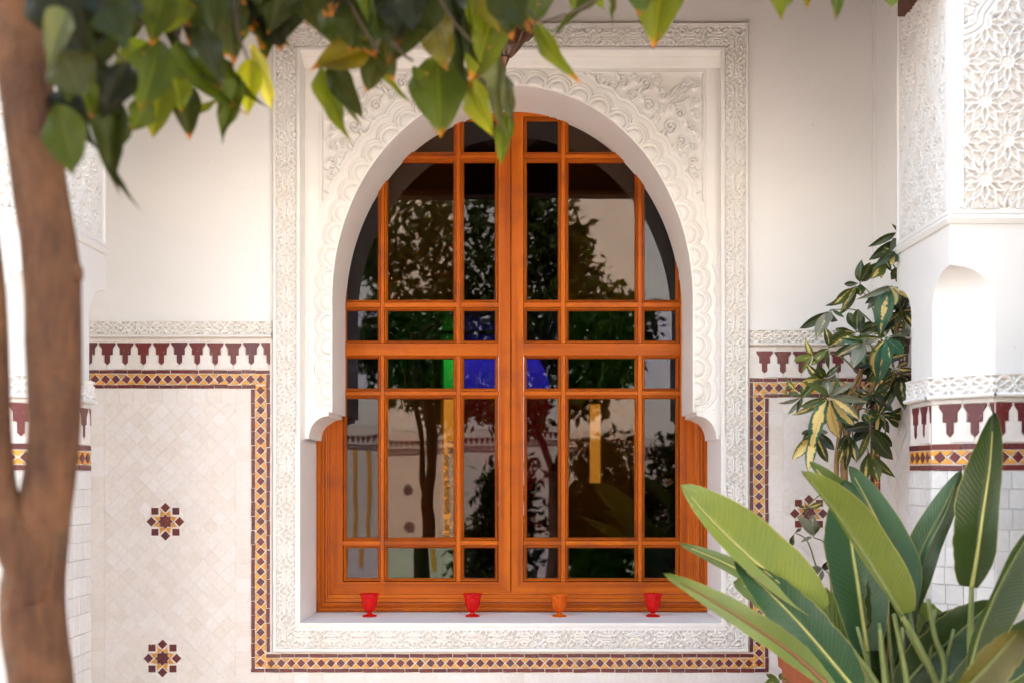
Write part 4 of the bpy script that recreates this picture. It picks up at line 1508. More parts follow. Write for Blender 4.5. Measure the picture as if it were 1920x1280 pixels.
# ------------------------------------------------------------------ hanging lantern
def lantern():
    y = -.28; k = S * kY(y); x = X(946, y); z0 = Z(136, y)
    root = empty("brass_lantern", (x, y, z0), "pierced brass lantern hanging above the arch behind the leaves", "lantern")
    L = (x, y, z0)
    lathe("finial", [(r*k, z*k) for r, z in [(.4, 0), (1.2, 1.5), (3.4, 3.5), (1.6, 5.0), (3.4, 7.5), (2.2, 9), (5.2, 16), (9.4, 25), (10.2, 27.5), (9.0, 29)]], BRASS, root, L, 24)
    # pierced bowl: a diagonal lattice of thin strips
    def lattice(name, prof, n, rows, wt):
        zs = np.linspace(0, 1, rows + 1)
        pz = np.linspace(0, 1, len(prof))
        pr = np.array(prof)
        v, f = [], []
        for i, t in enumerate(zs):
            r = np.interp(t, pz, pr[:, 0]) * k; z = np.interp(t, pz, pr[:, 1]) * k
            for j in range(n):
                a = 2 * math.pi * (j + (.5 if i % 2 else 0)) / n
                v.append((x + r*math.cos(a), y + r*math.sin(a), z0 + z))
        def id(i, j): return i * n + j % n
        for i in range(0, rows - 1):
            for j in range(n):
                o = 1 if i % 2 else 0
                f.append((id(i, j), id(i+1, j + o), id(i+2, j), id(i+1, j + o - 1)))
        o = mk(name, v, f, BRASS, root)
        m = o.modifiers.new("Wireframe", 'WIREFRAME'); m.thickness = wt; m.use_even_offset = False; m.use_boundary = True
        return o
    bowl = [(11, 29), (18, 36), (26, 45), (34, 56), (40, 67), (44, 78), (46.5, 86)]
    lattice("pierced_bowl", bowl, 40, 26, .0022)
    for a in range(8):
        pts = [(x + r*k*math.cos(a*math.pi/4 + .2), y + r*k*math.sin(a*math.pi/4 + .2), z0 + z*k) for r, z in bowl]
        tube("rib", pts, .0042, BRASS, root, 6)
    lathe("rim", [(r*k, z*k) for r, z in [(44, 84), (50, 78), (64, 77), (66, 80), (66, 92), (64, 95), (58, 96), (44, 95)]], BRASS, root, L, 8)
    lattice("pierced_cage", [(62, 96), (63, 130), (63, 190), (60, 250)], 36, 44, .003)
    for a in range(8):
        tube("post", [(x + 64*k*math.cos(a*math.pi/4), y + 64*k*math.sin(a*math.pi/4), z0 + 95*k), (x + 62*k*math.cos(a*math.pi/4), y + 62*k*math.sin(a*math.pi/4), z0 + 250*k)], .005, BRASS, root, 6)
    lathe("cap", [(r*k, z*k) for r, z in [(63, 249), (66, 252), (66, 258), (50, 280), (30, 310), (12, 335), (4, 345)]], BRASS, root, L, 16)
    tube("chain", [(x, y, z0 + 340*k), (x, y, 3.219)], .004, BRASS, root, 6)
lantern()

# ------------------------------------------------------------------ leaves
CAM = Vector((CX, -D, ZC))
def leaf_mesh(name, wfn, nl=12, nc=4, bend=.12, fold=.22, wave=0.0, mat=None, seed=0, twist=0.0):
    """unit leaf: base at the origin, along +y, half width 0.5 * wfn, z up"""
    r2 = random.Random(seed)
    v, f, uv = [], [], []
    ph = r2.uniform(0, 6)
    for i in range(nl + 1):
        t = i / nl
        w = wfn(t) * .5
        zc = -bend * (t - .15) ** 2 * 1.6
        tw = twist * (t - .5)
        for j in range(2 * nc + 1):
            s = (j - nc) / nc
            x = s * w
            z = fold * abs(x) - fold * 1.1 * x * x + wave * math.sin(t * 15 + ph + (2 if s > 0 else 0)) * abs(s) ** 2 * .5
            v.append((x * math.cos(tw), t, zc + z + x * math.sin(tw)))
            uv.append((.5 + s * .5, t))
    m = 2 * nc + 1
    for i in range(nl):
        for j in range(m - 1):
            a = i * m + j
            f.append((a, a + 1, a + m + 1, a + m))
    return mesh_data(name, v, f, mat, True, None, uv)

def citrus_w(t):
    if t <= 0: return .03
    if t >= 1: return .0
    return max(.015, (math.sin(math.pi * t ** .86)) ** .95 * (1 - .36 * t * t) * 1.10)
CIT = [leaf_mesh("leaf", citrus_w, 12, 3, b, fo, wv, LEAF_C, i, tw) for i, (b, fo, wv, tw) in enumerate(
    [(.14, .4, .07, .35), (.35, .6, .09, -.7), (-.14, .35, .08, .5), (.25, .8, .10, .9), (.08, .4, .11, -.4), (.5, .5, .08, .5)])]

def orient(base, tip, width, roll=0.0, lenmul=1.0):
    d = tip - base; L = d.length; d.normalize()
    mid = (base + tip) / 2
    c = (CAM - mid).normalized()
    s = d.cross(c)
    if s.length < 1e-4: s = d.cross(Vector((0, 0, 1)))
    s.normalize(); n = s.cross(d)
    if roll:
        q = Matrix.Rotation(roll, 3, d); s = q @ s; n = q @ n
    M = Matrix.Identity(4)
    for i in range(3):
        M[i][0] = s[i] * width; M[i][1] = d[i] * L * lenmul; M[i][2] = n[i] * L
        M[i][3] = base[i]
    return M

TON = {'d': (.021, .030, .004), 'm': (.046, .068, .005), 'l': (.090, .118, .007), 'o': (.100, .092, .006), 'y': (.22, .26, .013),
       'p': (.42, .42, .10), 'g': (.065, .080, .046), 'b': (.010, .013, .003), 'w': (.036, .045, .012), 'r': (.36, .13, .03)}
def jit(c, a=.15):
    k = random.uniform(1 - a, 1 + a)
    return (c[0] * k * random.uniform(.93, 1.07), c[1] * k, c[2] * k)

# ------------------------------------------------------------------ citrus tree in front, left
TY = -2.45
tree = empty("citrus_tree", (X(70, TY), TY, 0), "citrus tree with blurred brown trunk and leafy branches hanging across the top", "tree", "citrus trees of the courtyard")
def trunk_path(rows, Y):
    return [P(px, py, Y) for px, py, w in rows], [w * .5 * S * kY(Y) for px, py, w in rows]
tr = [(72, 1905, 150), (72, 1600, 132), (74, 1400, 122), (75, 1280, 119), (64, 1180, 121), (62, 1100, 116), (70, 1040, 104), (82, 960, 94), (96, 880, 92), (103, 800, 94), (103, 720, 98), (101, 640, 101), (100, 560, 99), (98, 515, 101), (91, 450, 97), (83, 400, 97), (72, 320, 96), (60, 240, 96), (50, 160, 96), (42, 80, 96), (34, 0, 98), (24, -100, 100), (10, -220, 92), (-10, -360, 80)]
pts, rad = trunk_path(tr, TY)
n = 70
P3 = catmull([tuple(p) for p in pts], n); RD = np.interp(np.linspace(0, 1, n), np.linspace(0, 1, len(rad)), rad)
tube("trunk", [Vector(p) for p in P3], RD, BARK, tree, 20, .10)
br = [(66, 1130, 60), (44, 1060, 74), (24, 1000, 74), (2, 930, 62), (-6, 850, 56), (-8, 760, 52), (-10, 660, 50), (-14, 560, 48), (-24, 460, 46), (-40, 340, 44), (-64, 180, 42), (-90, 0, 38), (-130, -250, 30)]
pts, rad = trunk_path(br, TY - .02)
P3 = catmull([tuple(p) for p in pts], 44); RD = np.interp(np.linspace(0, 1, 44), np.linspace(0, 1, len(rad)), rad)
tube("limb", [Vector(p) for p in P3], RD, BARK, tree, 14, .09, 3)
kn = P(146, 520, TY)
tube("knot", [P(118, 512, TY), P(140, 514, TY - .005), P(150, 522, TY - .008)], [.020, .017, .006], BARK, tree, 10, .2)
# off-frame limbs that carry the hanging twigs
for (q, r0) in (([(10, -220, -2.45), (120, -330, -2.40), (330, -330, -2.3), (620, -300, -2.2), (860, -290, -2.1)], .022), ([(10, -240, -2.45), (250, -420, -2.5), (650, -480, -2.4), (1100, -420, -2.3), (1500, -330, -2.2)], .022),
                ([(24, -100, -2.45), (-120, -330, -2.7), (-300, -500, -2.8)], .02)):
    c = catmull([tuple(P(a, b, Y)) for a, b, Y in q], 20)
    tube("limb", [Vector(p) for p in c], np.linspace(r0, .007, 20), BARK, tree, 8, .08)
TWG = [((90, 12, -2.40), (150, 40, -2.44), (205, 70, -2.46)), ((225, 15, -2.3), (252, 42, -2.28), (300, 47, -2.27), (345, 50, -2.26), (385, 47, -2.25), (430, 58, -2.24)),
       ((300, -80, -2.3), (318, 10, -2.28), (335, 60, -2.27)), ((190, 78, -2.35), (215, 100, -2.35), (240, 120, -2.33)), ((330, 60, -2.2), (345, 100, -2.2), (360, 110, -2.2)),
       ((180, 215, -2.35), (215, 200, -2.35), (240, 180, -2.35)), ((960, -60, -2.2), (985, 10, -2.2), (1008, 40, -2.2)), ((800, -40, -2.2), (850, 40, -2.2), (890, 85, -2.2)),
       ((735, 80, -2.2), (760, 105, -2.2), (775, 115, -2.2)), ((440, -30, -2.25), (446, 60, -2.25), (465, 112, -2.25)), ((620, -60, -2.2), (680, 50, -2.2), (712, 100, -2.2)), ((1130, -8, -2.2), (1080, 20, -2.2), (1012, 45, -2.2))]
for q in TWG:
    c = catmull([tuple(P(a, b, Y)) for a, b, Y in q], 12)
    tube("twig", [Vector(p) for p in c], np.linspace(.0032, .0018, 12), TWIG, tree, 6)

# base px,py  tip px,py  width px  tone  burn  Y  roll  mesh
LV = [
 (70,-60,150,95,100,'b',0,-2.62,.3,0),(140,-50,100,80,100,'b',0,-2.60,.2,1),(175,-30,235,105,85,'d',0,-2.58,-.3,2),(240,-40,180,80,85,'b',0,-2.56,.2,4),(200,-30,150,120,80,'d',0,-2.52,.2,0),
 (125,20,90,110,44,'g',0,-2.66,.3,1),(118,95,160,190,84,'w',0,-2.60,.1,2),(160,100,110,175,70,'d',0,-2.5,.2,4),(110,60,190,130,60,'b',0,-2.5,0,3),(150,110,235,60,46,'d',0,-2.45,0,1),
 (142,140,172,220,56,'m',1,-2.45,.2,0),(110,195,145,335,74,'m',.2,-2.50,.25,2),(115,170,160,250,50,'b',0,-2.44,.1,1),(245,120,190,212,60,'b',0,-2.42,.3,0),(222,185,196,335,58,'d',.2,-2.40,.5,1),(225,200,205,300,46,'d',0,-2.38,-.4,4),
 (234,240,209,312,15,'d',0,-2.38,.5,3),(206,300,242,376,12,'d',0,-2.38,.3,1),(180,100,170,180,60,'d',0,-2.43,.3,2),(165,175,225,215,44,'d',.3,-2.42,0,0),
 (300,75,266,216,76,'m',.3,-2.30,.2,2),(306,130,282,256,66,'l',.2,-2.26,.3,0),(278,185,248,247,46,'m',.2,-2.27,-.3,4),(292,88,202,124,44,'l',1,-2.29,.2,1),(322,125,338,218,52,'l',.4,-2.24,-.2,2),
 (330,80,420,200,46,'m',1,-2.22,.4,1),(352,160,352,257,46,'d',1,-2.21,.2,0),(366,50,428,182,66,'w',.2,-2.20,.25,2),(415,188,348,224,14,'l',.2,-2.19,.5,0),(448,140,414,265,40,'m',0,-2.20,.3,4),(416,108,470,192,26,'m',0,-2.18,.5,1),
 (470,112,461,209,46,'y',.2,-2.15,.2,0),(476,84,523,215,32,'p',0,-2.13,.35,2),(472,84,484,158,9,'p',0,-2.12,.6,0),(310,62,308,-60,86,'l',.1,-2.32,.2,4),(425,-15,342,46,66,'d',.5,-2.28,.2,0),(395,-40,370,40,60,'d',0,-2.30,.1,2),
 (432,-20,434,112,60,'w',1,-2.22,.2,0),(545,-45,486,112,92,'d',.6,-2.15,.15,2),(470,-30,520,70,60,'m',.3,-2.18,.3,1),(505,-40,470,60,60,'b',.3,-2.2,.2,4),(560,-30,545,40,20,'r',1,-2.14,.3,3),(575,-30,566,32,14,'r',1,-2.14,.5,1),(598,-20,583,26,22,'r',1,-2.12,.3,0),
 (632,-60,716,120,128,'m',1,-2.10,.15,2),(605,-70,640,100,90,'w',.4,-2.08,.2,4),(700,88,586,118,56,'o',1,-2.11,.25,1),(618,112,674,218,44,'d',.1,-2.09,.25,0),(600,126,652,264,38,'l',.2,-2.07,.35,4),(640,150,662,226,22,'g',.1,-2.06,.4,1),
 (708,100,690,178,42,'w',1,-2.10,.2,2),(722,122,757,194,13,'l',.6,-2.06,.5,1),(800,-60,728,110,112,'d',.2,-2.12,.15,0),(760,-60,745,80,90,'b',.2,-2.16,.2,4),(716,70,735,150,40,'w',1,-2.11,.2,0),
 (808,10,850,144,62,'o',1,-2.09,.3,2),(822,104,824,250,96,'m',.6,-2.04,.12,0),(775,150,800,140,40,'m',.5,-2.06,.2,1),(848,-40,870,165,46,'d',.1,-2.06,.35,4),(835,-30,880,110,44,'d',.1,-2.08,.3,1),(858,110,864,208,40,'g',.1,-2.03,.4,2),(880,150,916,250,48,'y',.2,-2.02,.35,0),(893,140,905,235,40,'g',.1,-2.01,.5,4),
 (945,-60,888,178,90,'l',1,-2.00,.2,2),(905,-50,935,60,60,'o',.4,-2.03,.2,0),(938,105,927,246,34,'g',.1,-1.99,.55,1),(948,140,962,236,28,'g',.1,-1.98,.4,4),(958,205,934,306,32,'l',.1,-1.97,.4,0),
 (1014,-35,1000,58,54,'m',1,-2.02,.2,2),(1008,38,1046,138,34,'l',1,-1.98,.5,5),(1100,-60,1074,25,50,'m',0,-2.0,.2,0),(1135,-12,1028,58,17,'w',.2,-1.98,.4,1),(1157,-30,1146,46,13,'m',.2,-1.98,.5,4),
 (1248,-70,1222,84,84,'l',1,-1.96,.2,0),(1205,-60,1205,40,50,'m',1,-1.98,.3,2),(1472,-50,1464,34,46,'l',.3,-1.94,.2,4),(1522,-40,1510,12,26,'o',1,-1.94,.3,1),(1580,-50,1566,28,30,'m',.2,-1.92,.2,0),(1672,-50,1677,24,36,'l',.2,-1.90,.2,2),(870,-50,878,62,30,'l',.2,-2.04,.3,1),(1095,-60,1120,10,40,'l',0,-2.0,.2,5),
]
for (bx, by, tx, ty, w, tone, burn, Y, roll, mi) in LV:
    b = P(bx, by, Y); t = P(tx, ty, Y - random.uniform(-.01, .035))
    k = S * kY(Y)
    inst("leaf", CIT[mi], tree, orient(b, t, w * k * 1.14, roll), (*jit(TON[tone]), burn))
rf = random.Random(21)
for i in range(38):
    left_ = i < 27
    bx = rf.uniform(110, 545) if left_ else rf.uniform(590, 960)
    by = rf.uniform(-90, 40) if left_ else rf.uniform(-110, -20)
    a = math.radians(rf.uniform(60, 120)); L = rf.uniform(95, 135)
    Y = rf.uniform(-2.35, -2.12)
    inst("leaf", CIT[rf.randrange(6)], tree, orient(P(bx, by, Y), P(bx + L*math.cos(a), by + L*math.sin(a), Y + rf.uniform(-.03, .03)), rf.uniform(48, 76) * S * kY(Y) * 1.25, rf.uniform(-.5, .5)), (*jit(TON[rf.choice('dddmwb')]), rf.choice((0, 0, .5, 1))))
# the canopy over the frame
def foliage(name, clumps, n, size, mat, parent, tones, seed, down=.5):
    r2 = np.random.default_rng(seed)
    V, F, C = [], [], []
    base = np.array([(0, 0, 0), (.5, .45, .06), (0, .5, -.02), (-.5, .45, .06), (0, 1, -.10)])
    for i in range(n):
        c = clumps[r2.integers(len(clumps))]
        d = r2.normal(size=3); d /= np.linalg.norm(d)
        p = np.array(c[:3]) + d * np.array(c[3:6]) * (r2.random() ** .45)
        a = r2.normal(size=3); a[2] -= down; a /= np.linalg.norm(a)
        s = np.cross(a, r2.normal(size=3)); s /= np.linalg.norm(s); nn = np.cross(s, a)
        L = size * r2.uniform(.7, 1.25)
        q = p + base[:, :1] * s * L * .48 + base[:, 1:2] * a * L + base[:, 2:] * nn * L
        k = len(V); V.extend(map(tuple, q)); F += [(k, k+1, k+2), (k, k+2, k+3), (k+1, k+4, k+2), (k+2, k+4, k+3)]
    o = mk(name, V, F, mat, parent)
    o['kind'] = 'stuff'
    o.color = tones
    return o
cl = []
for (px, py, Y, r) in ((150,-330,-2.5,.2),(380,-330,-2.35,.2),(620,-330,-2.25,.2),(850,-320,-2.15,.2),(1080,-380,-2.25,.2),(1300,-400,-2.2,.2)):
    p = P(px, py, Y); cl.append((p.x, p.y, p.z, r, r, r * .8))
foliage("crown", cl, 240, .095, LEAF_C, tree, (.05, .085, .011, .25), 4)

# the second citrus tree, behind the camera: it shows in the panes
t2 = empty("citrus_tree", (.36, -6.2, 0), "citrus tree with forked trunk, seen only as a dark reflection in the panes", "tree", "citrus trees of the courtyard")
tube("trunk", [Vector(p) for p in catmull([(.28, -6.2, 0), (.37, -6.2, .5), (.35, -6.21, 1.0), (.36, -6.2, 1.35)], 16)], np.linspace(.07, .055, 16), BARK, t2, 12, .1)
for q in ([(.36, -6.2, 1.3), (.22, -6.2, 1.7), (.05, -6.2, 2.1), (-.2, -6.25, 2.7)], [(.36, -6.2, 1.3), (.48, -6.2, 1.7), (.55, -6.15, 2.2), (.7, -6.1, 2.8)], [(.05, -6.2, 2.1), (.2, -6.0, 2.6), (.3, -6.0, 3.0)]):
    tube("limb", [Vector(p) for p in catmull(q, 14)], np.linspace(.04, .014, 14), BARK, t2, 10, .1)
cl = []
r3 = random.Random(5)
for ax, az, r in ((-1.45,3.6,.35),(-1.2,3.0,.45),(-1.2,2.4,.4),(-1.0,3.9,.45),(-.75,3.3,.5),(-.7,2.6,.5),(-.8,2.15,.35),(-.3,4.2,.5),(-.3,3.5,.55),(-.2,2.8,.5),(-.25,2.2,.42),(.15,4.3,.45),(.2,3.7,.5),(.2,3.1,.5),(.3,2.5,.5),(.05,2.0,.3),(.6,3.3,.42),(.7,2.8,.45),(.75,2.3,.35),(1.0,2.9,.35),(1.05,2.5,.3),(.45,3.75,.3),(-1.5,2.7,.3)):
    cl.append((ax, -6.2 + r3.uniform(-.3, .3), az, r, .45, r))
foliage("crown", cl, 11000, .125, LEAF_C, t2, (.035, .06, .010, .15), 8)

# a third, unseen tree, added to keep light off the right pillar
t3 = empty("citrus_tree", (1.95, -1.95, 0), "dense citrus tree added outside the frame on the right to shade the carved pillar with star lattice", "tree", "citrus trees of the courtyard")
tube("trunk", [Vector(p) for p in catmull([(1.95, -1.95, 0), (1.97, -1.95, .6), (1.93, -1.97, 1.2), (1.95, -1.95, 2.4)], 16)], np.linspace(.08, .04, 16), BARK, t3, 12, .1)
cl = []
for i in range(34):
    xx = r3.uniform(1.70, 2.9)
    cl.append((xx, -1.5 - .25 * (xx - 1.5) + r3.uniform(-.25, .12), r3.uniform(.75, 3.2), .30, .28, .36))
foliage("crown", cl, 13000, .12, LEAF_C, t3, (.03, .05, .010, .15), 12)
# low shrubs added across the court to darken the reflections in the panes
for sx, w_, hh, lb in ((-.30, .32, 1.55, "leafy shrub added across the court to darken the reflection left of the middle"), (.66, .22, 1.25, "low leafy shrub added across the court to darken the reflection right of the middle"), (1.25, .5, 1.9, "tall leafy shrub added across the court to darken the reflection at the right")):
    sh = empty("leafy_shrub", (sx, -7.2, 0), lb, "shrub", "shrubs across the court")
    tube("stem", [(sx, -7.2, 0), (sx + .02, -7.2, .5), (sx, -7.2, hh - .3)], [.03, .025, .012], BARK, sh, 8, .1)
    foliage("foliage", [(sx + r3.uniform(-w_, w_), -7.2 + r3.uniform(-.2, .2), .1 + (hh - .3) * (i / 17), .3, .3, .28) for i in range(18)], 3600, .12, LEAF_C, sh, (.03, .045, .006, .1), 31)
gs = empty("leafy_shrub", (-.25, 6.0, 0), "leafy shrub in the garden beyond the doorway, seen through the amber and red panes", "shrub", "shrubs across the court")
tube("stem", [(-.25, 6.0, 0), (-.24, 6.0, .6), (-.25, 6.0, 1.3)], [.03, .025, .012], BARK, gs, 8, .1)
foliage("foliage", [(-.25 + r3.uniform(-.5, .45), 6.0 + r3.uniform(-.2, .2), z, .25, .25, .25) for z in (.3, .5, .7, .9, 1.0, 1.1, 1.2, 1.3, 1.4, .6, .8, 1.0, 1.2)], 1500, .13, LEAF_C, gs, (.05, .07, .008, .2), 32)
# ------------------------------------------------------------------ strelitzia in front, right
BASE = (1705, 1420)
YS0 = -1.22
stz = empty("strelitzia_plant", (X(BASE[0], YS0), YS0, 0), "strelitzia with long paddle leaves in green and pale green at lower right", "plant")
GT = {'lime': (.165, .215, .045), 'olive': (.105, .145, .018), 'teal': (.028, .075, .036), 'dark': (.022, .045, .012), 'green': (.055, .100, .024), 'pale': (.13, .185, .06), 'brown': (.06, .06, .014), 'aqua': (.055, .12, .07)}
def strel_prof(t):
    return max(.0, min(1.0, (math.sin(math.pi * min(1, .06 + .94 * t) ** .92)) ** .62 * 1.04))
def strel(pts, Y, wl, wr, tone, stem, fold=(.35, .35), rag=.0, Y1=None, ribm=None, curl=0.0, seed=0, rr=4.0):
    """pts: midrib base -> tip in px; stem: petiole px from the ground clump to the blade base; wl, wr half widths to the left / right of the growing direction"""
    Y1 = Y if Y1 is None else Y1
    n = 34
    cp = catmull(pts, n)
    ys = np.linspace(Y, Y1, n)
    r2 = random.Random(seed + 77)
    V, F, UV = [], [], []
    nc = 5
    ph = r2.uniform(0, 6)
    for i in range(n):
        t = i / (n - 1)
        d = cp[min(i+1, n-1)] - cp[max(i-1, 0)]; d = d / np.hypot(*d)
        lft = np.array((d[1], -d[0]))          # image y runs down: left of the growing direction
        w = strel_prof(t)
        for j in range(-nc, nc + 1):
            s = j / nc
            hw = (wr if s > 0 else wl) * w
            if rag: hw *= 1 + rag * math.sin(t * 47 + ph + 1.7 * (s > 0)) * math.sin(t * 19 + ph * 2)
            q = cp[i] - lft * (hw * s) * 1.0 if False else cp[i] + lft * (-hw * s)
            fo = fold[1] if s > 0 else fold[0]
            mw = max(wl, wr) * .6 + min(wl, wr) * .4
            dy = -fo * abs(s) * mw * w * S * .7 + .010 * math.sin(t * 9 + ph) * s * s + curl * s * s * .02
            pp = P(q[0], q[1], ys[i]); pp.y += dy
            V.append(pp); UV.append((.5 + s * .5, t))
    m = 2 * nc + 1
    for i in range(n - 1):
        for j in range(m - 1):
            a = i*m + j; F.append((a, a+1, a+m+1, a+m))
    lf = mk("leaf", V, F, LEAF_S, stz, True, None, UV)
    lf.color = (*jit(GT[tone], .06), 0)
    # midrib on the near side, running on into the leaf stalk
    k = S * kY(Y)
    mid = [P(cp[i][0], cp[i][1], ys[i] - .003) for i in range(0, n - 2, 2)]
    tube("midrib", mid, np.linspace(rr * k, .8 * k, len(mid)), ribm or RIB, lf, 8)
    if stem:
        sp = catmull([*stem, tuple(cp[0])], 18)
        tube("leaf_stalk", [P(q[0], q[1], Y + (YS0 - Y) * (1 - i / 17) ** 1.5) for i, q in enumerate(sp)], np.linspace(9 * k, rr * k, 18), STALK, lf, 10)
    return lf
B = BASE
strel([(1532,1150),(1470,1098),(1400,1038),(1332,972),(1277,908)], -1.30, 24, 66, 'lime', [B,(1660,1310),(1600,1222)], (.2,.5), 0, -1.36, None, 0, 1)
strel([(1500,1150),(1430,1095),(1360,1055),(1271,1017)], -1.08, 15, 17, 'pale', [B,(1640,1290),(1560,1205)], (.4,.4), 0, None, None, 0, 2)
strel([(1560,1290),(1490,1228),(1420,1178),(1330,1122),(1242,1073)], -1.36, 20, 27, 'pale', [B,(1640,1360)], (.4,.5), .04, -1.4, RIBR, 0, 3)
strel([(1606,1296),(1560,1240),(1500,1170),(1440,1108),(1376,1051)], -1.31, 42, 46, 'teal', [B,(1650,1350)], (.5,.35), .05, None, RIB, 0, 4)
strel([(1628,1232),(1570,1188),(1500,1150),(1430,1112),(1374,1090)], -1.12, 36, 62, 'pale', [B,(1690,1320)], (.3,.3), .10, None, RIB, 0, 5)
strel([(1626,1220),(1612,1120),(1598,1030),(1588,960),(1583,898)], -1.15, 58, 52, 'teal', [B,(1650,1360),(1630,1285)], (.55,.30), .02, -1.10, RIB, 0, 6, 5.0)
strel([(1690,1152),(1655,1092),(1605,1015),(1555,945),(1503,882)], -1.32, 9, 50, 'olive', [B,(1760,1310),(1725,1215)], (.2,.75), 0, -1.38, STALK, 0, 7, 5.5)
strel([(1705,1140),(1690,1075),(1662,1010),(1625,935),(1590,872)], -1.10, 22, 36, 'aqua', [B,(1730,1300),(1712,1200)], (.2,.5), 0, -1.08, RIB, 0, 8)
strel([(1640,1000),(1600,960),(1560,915),(1519,864)], -1.07, 13, 26, 'green', None, (.2,.5), 0, None, RIB, 0, 9)
strel([(1700,1180),(1706,1100),(1728,1030),(1765,960),(1802,880)], -1.08, 34, 8, 'aqua', [B,(1708,1330),(1702,1240)], (.25,.4), 0, -1.04, STALK, 0, 10)
strel([(1702,1175),(1716,1095),(1742,1022),(1772,962),(1801,884)], -1.085, 4, 24, 'dark', None, (.2,.2), 0, -1.045, STALK, 0, 110)
strel([(1822,1100),(1832,1040),(1843,960),(1856,870),(1863,772)], -1.40, 60, 21, 'dark', [B,(1815,1340),(1819,1200)], (.4,.5), .03, -1.42, RIB, 0, 11, 4.6)
strel([(1818,1250),(1838,1180),(1870,1105),(1905,1040),(1945,975)], -1.46, 24, 46, 'dark', [B,(1790,1380)], (.7,.3), 0, -1.5, STALK, 0, 12)
strel([(1690,1290),(1730,1245),(1775,1205),(1820,1165),(1862,1126)], -1.24, 50, 46, 'dark', [B], (.3,.4), .04, None, STALK, 0, 13)
strel([(1790,1290),(1840,1250),(1890,1215),(1950,1180),(2010,1150)], -1.36, 42, 46, 'dark', [B,(1750,1340)], (.4,.4), .03, None, STALK, 0, 14)
strel([(1770,1330),(1810,1290),(1850,1250),(1890,1205),(1912,1180)], -1.95, 36, 40, 'brown', [B,(1740,1400)], (.5,.4), .08, None, STALK, 0, 15)
strel([(1656,1300),(1664,1230),(1668,1165),(1656,1090),(1640,1040)], -1.13, 50, 14, 'dark', [B], (.4,.5), .10, None, RIBR, 0, 16)
strel([(1668,1190),(1690,1150),(1700,1110),(1705,1060)], -1.05, 40, 30, 'dark', [B,(1690,1300)], (.3,.3), .08, None, STALK, 0, 17)
strel([(1720,1230),(1745,1200),(1735,1160),(1700,1130)], -1.02, 34, 34, 'pale', [B], (.3,.3), .10, None, STALK, 0, 18)
strel([(1620,1300),(1600,1262),(1572,1232),(1540,1212)], -1.14, 24, 26, 'green', None, (.3,.4), .08, None, STALK, 0, 19)
strel([(1700,1300),(1688,1240),(1690,1180),(1712,1130)], -1.10, 30, 34, 'dark', None, (.3,.4), .06, None, STALK, 0, 20)
strel([(1760,1320),(1745,1250),(1752,1190),(1790,1140)], -1.06, 34, 40, 'dark', None, (.3,.4), .06, None, STALK, 0, 21)
strel([(1650,1320),(1628,1262),(1622,1200),(1632,1150)], -1.09, 26, 30, 'dark', None, (.3,.4), .09, None, RIBR, 0, 22)
strel([(1850,1330),(1880,1290),(1905,1262),(1940,1240)], -1.20, 36, 36, 'green', None, (.3,.4), .05, None, STALK, 0, 23)
for i in range(9):
    r4 = random.Random(i + 400)
    tx, ty = r4.uniform(1585, 1840), r4.uniform(1130, 1240)
    c = catmull([(BASE[0] + (tx - BASE[0]) * .25, 1400), (BASE[0] + (tx - BASE[0]) * .6, 1310), (tx, ty)], 14)
    tube("leaf_stalk", [P(a, b, -1.16 - .012 * i) for a, b in c], np.linspace(.0085, .0045, 14), STALK, stz, 8)
for q in ([B,(1770,1270),(1752,1190),(1740,1122)], [B,(1702,1300),(1690,1220),(1676,1150)], [B,(1730,1330),(1745,1290),(1835,1245)], [B,(1668,1330),(1655,1240),(1650,1180)], [B,(1760,1300),(1728,1230),(1700,1180)]):
    c = catmull(q, 16)
    tube("leaf_stalk", [P(a, b, -1.28) for a, b in c], np.linspace(.010, .0058, 16), STALK, stz, 8)
# its pot, just below the picture
def pot(name, x, y, h, r, label, square=False):
    root = empty(name, (x, y, 0), label, "plant pot")
    if square:
        def sq(z0, r0, z1, r1): return [(x-r0,y-r0,z0),(x+r0,y-r0,z0),(x+r0,y+r0,z0),(x-r0,y+r0,z0),(x-r1,y-r1,z1),(x+r1,y-r1,z1),(x+r1,y+r1,z1),(x-r1,y+r1,z1)]
        lv = [(0.001, r*.78), (h - .07, r*.93), (h - .068, r*1.0), (h - .012, r*1.03), (h, r*1.02), (h, r*.88), (h - .05, r*.86)]
        v, f = [], []
        for z, q in lv: v += [(x-q,y-q,z),(x+q,y-q,z),(x+q,y+q,z),(x-q,y+q,z)]
        for i in range(len(lv)-1):
            for k in range(4): a, b = 4*i+k, 4*i+(k+1)%4; f.append((a,b,b+4,a+4))
        f.append((3,2,1,0))
        mk("pot_body", v, f, TERRA, root)
        q = r * .87
        mk("soil", [(x-q,y-q,h-.035),(x+q,y-q,h-.035),(x+q,y+q,h-.035),(x-q,y+q,h-.035)], [(0,1,2,3)], SOIL, root)
    else:
        lathe("pot_body", [(r*.7,.001),(r*.95,h-.07),(r*1.05,h-.068),(r*1.06,h-.005),(r*1.03,h),(r*.92,h),(r*.9,h-.05)], TERRA, root, (x,y,0), 40)
        lathe("soil", [(r*.895,h-.036),(r*.5,h-.03),(.01,h-.028)], SOIL, root, (x,y,0), 24)
    return root
pot("terracotta_pot", X(BASE[0], YS0), YS0, Z(1432, YS0) + .03, .17, "round terracotta pot under the strelitzia, below the picture's edge")
YV = -.34
ptz = Z(1229, YV)
pot("terracotta_pot", X(1562, YV), YV + .03, ptz, .145, "square orange terracotta pot under the variegated plant by the wall", True)

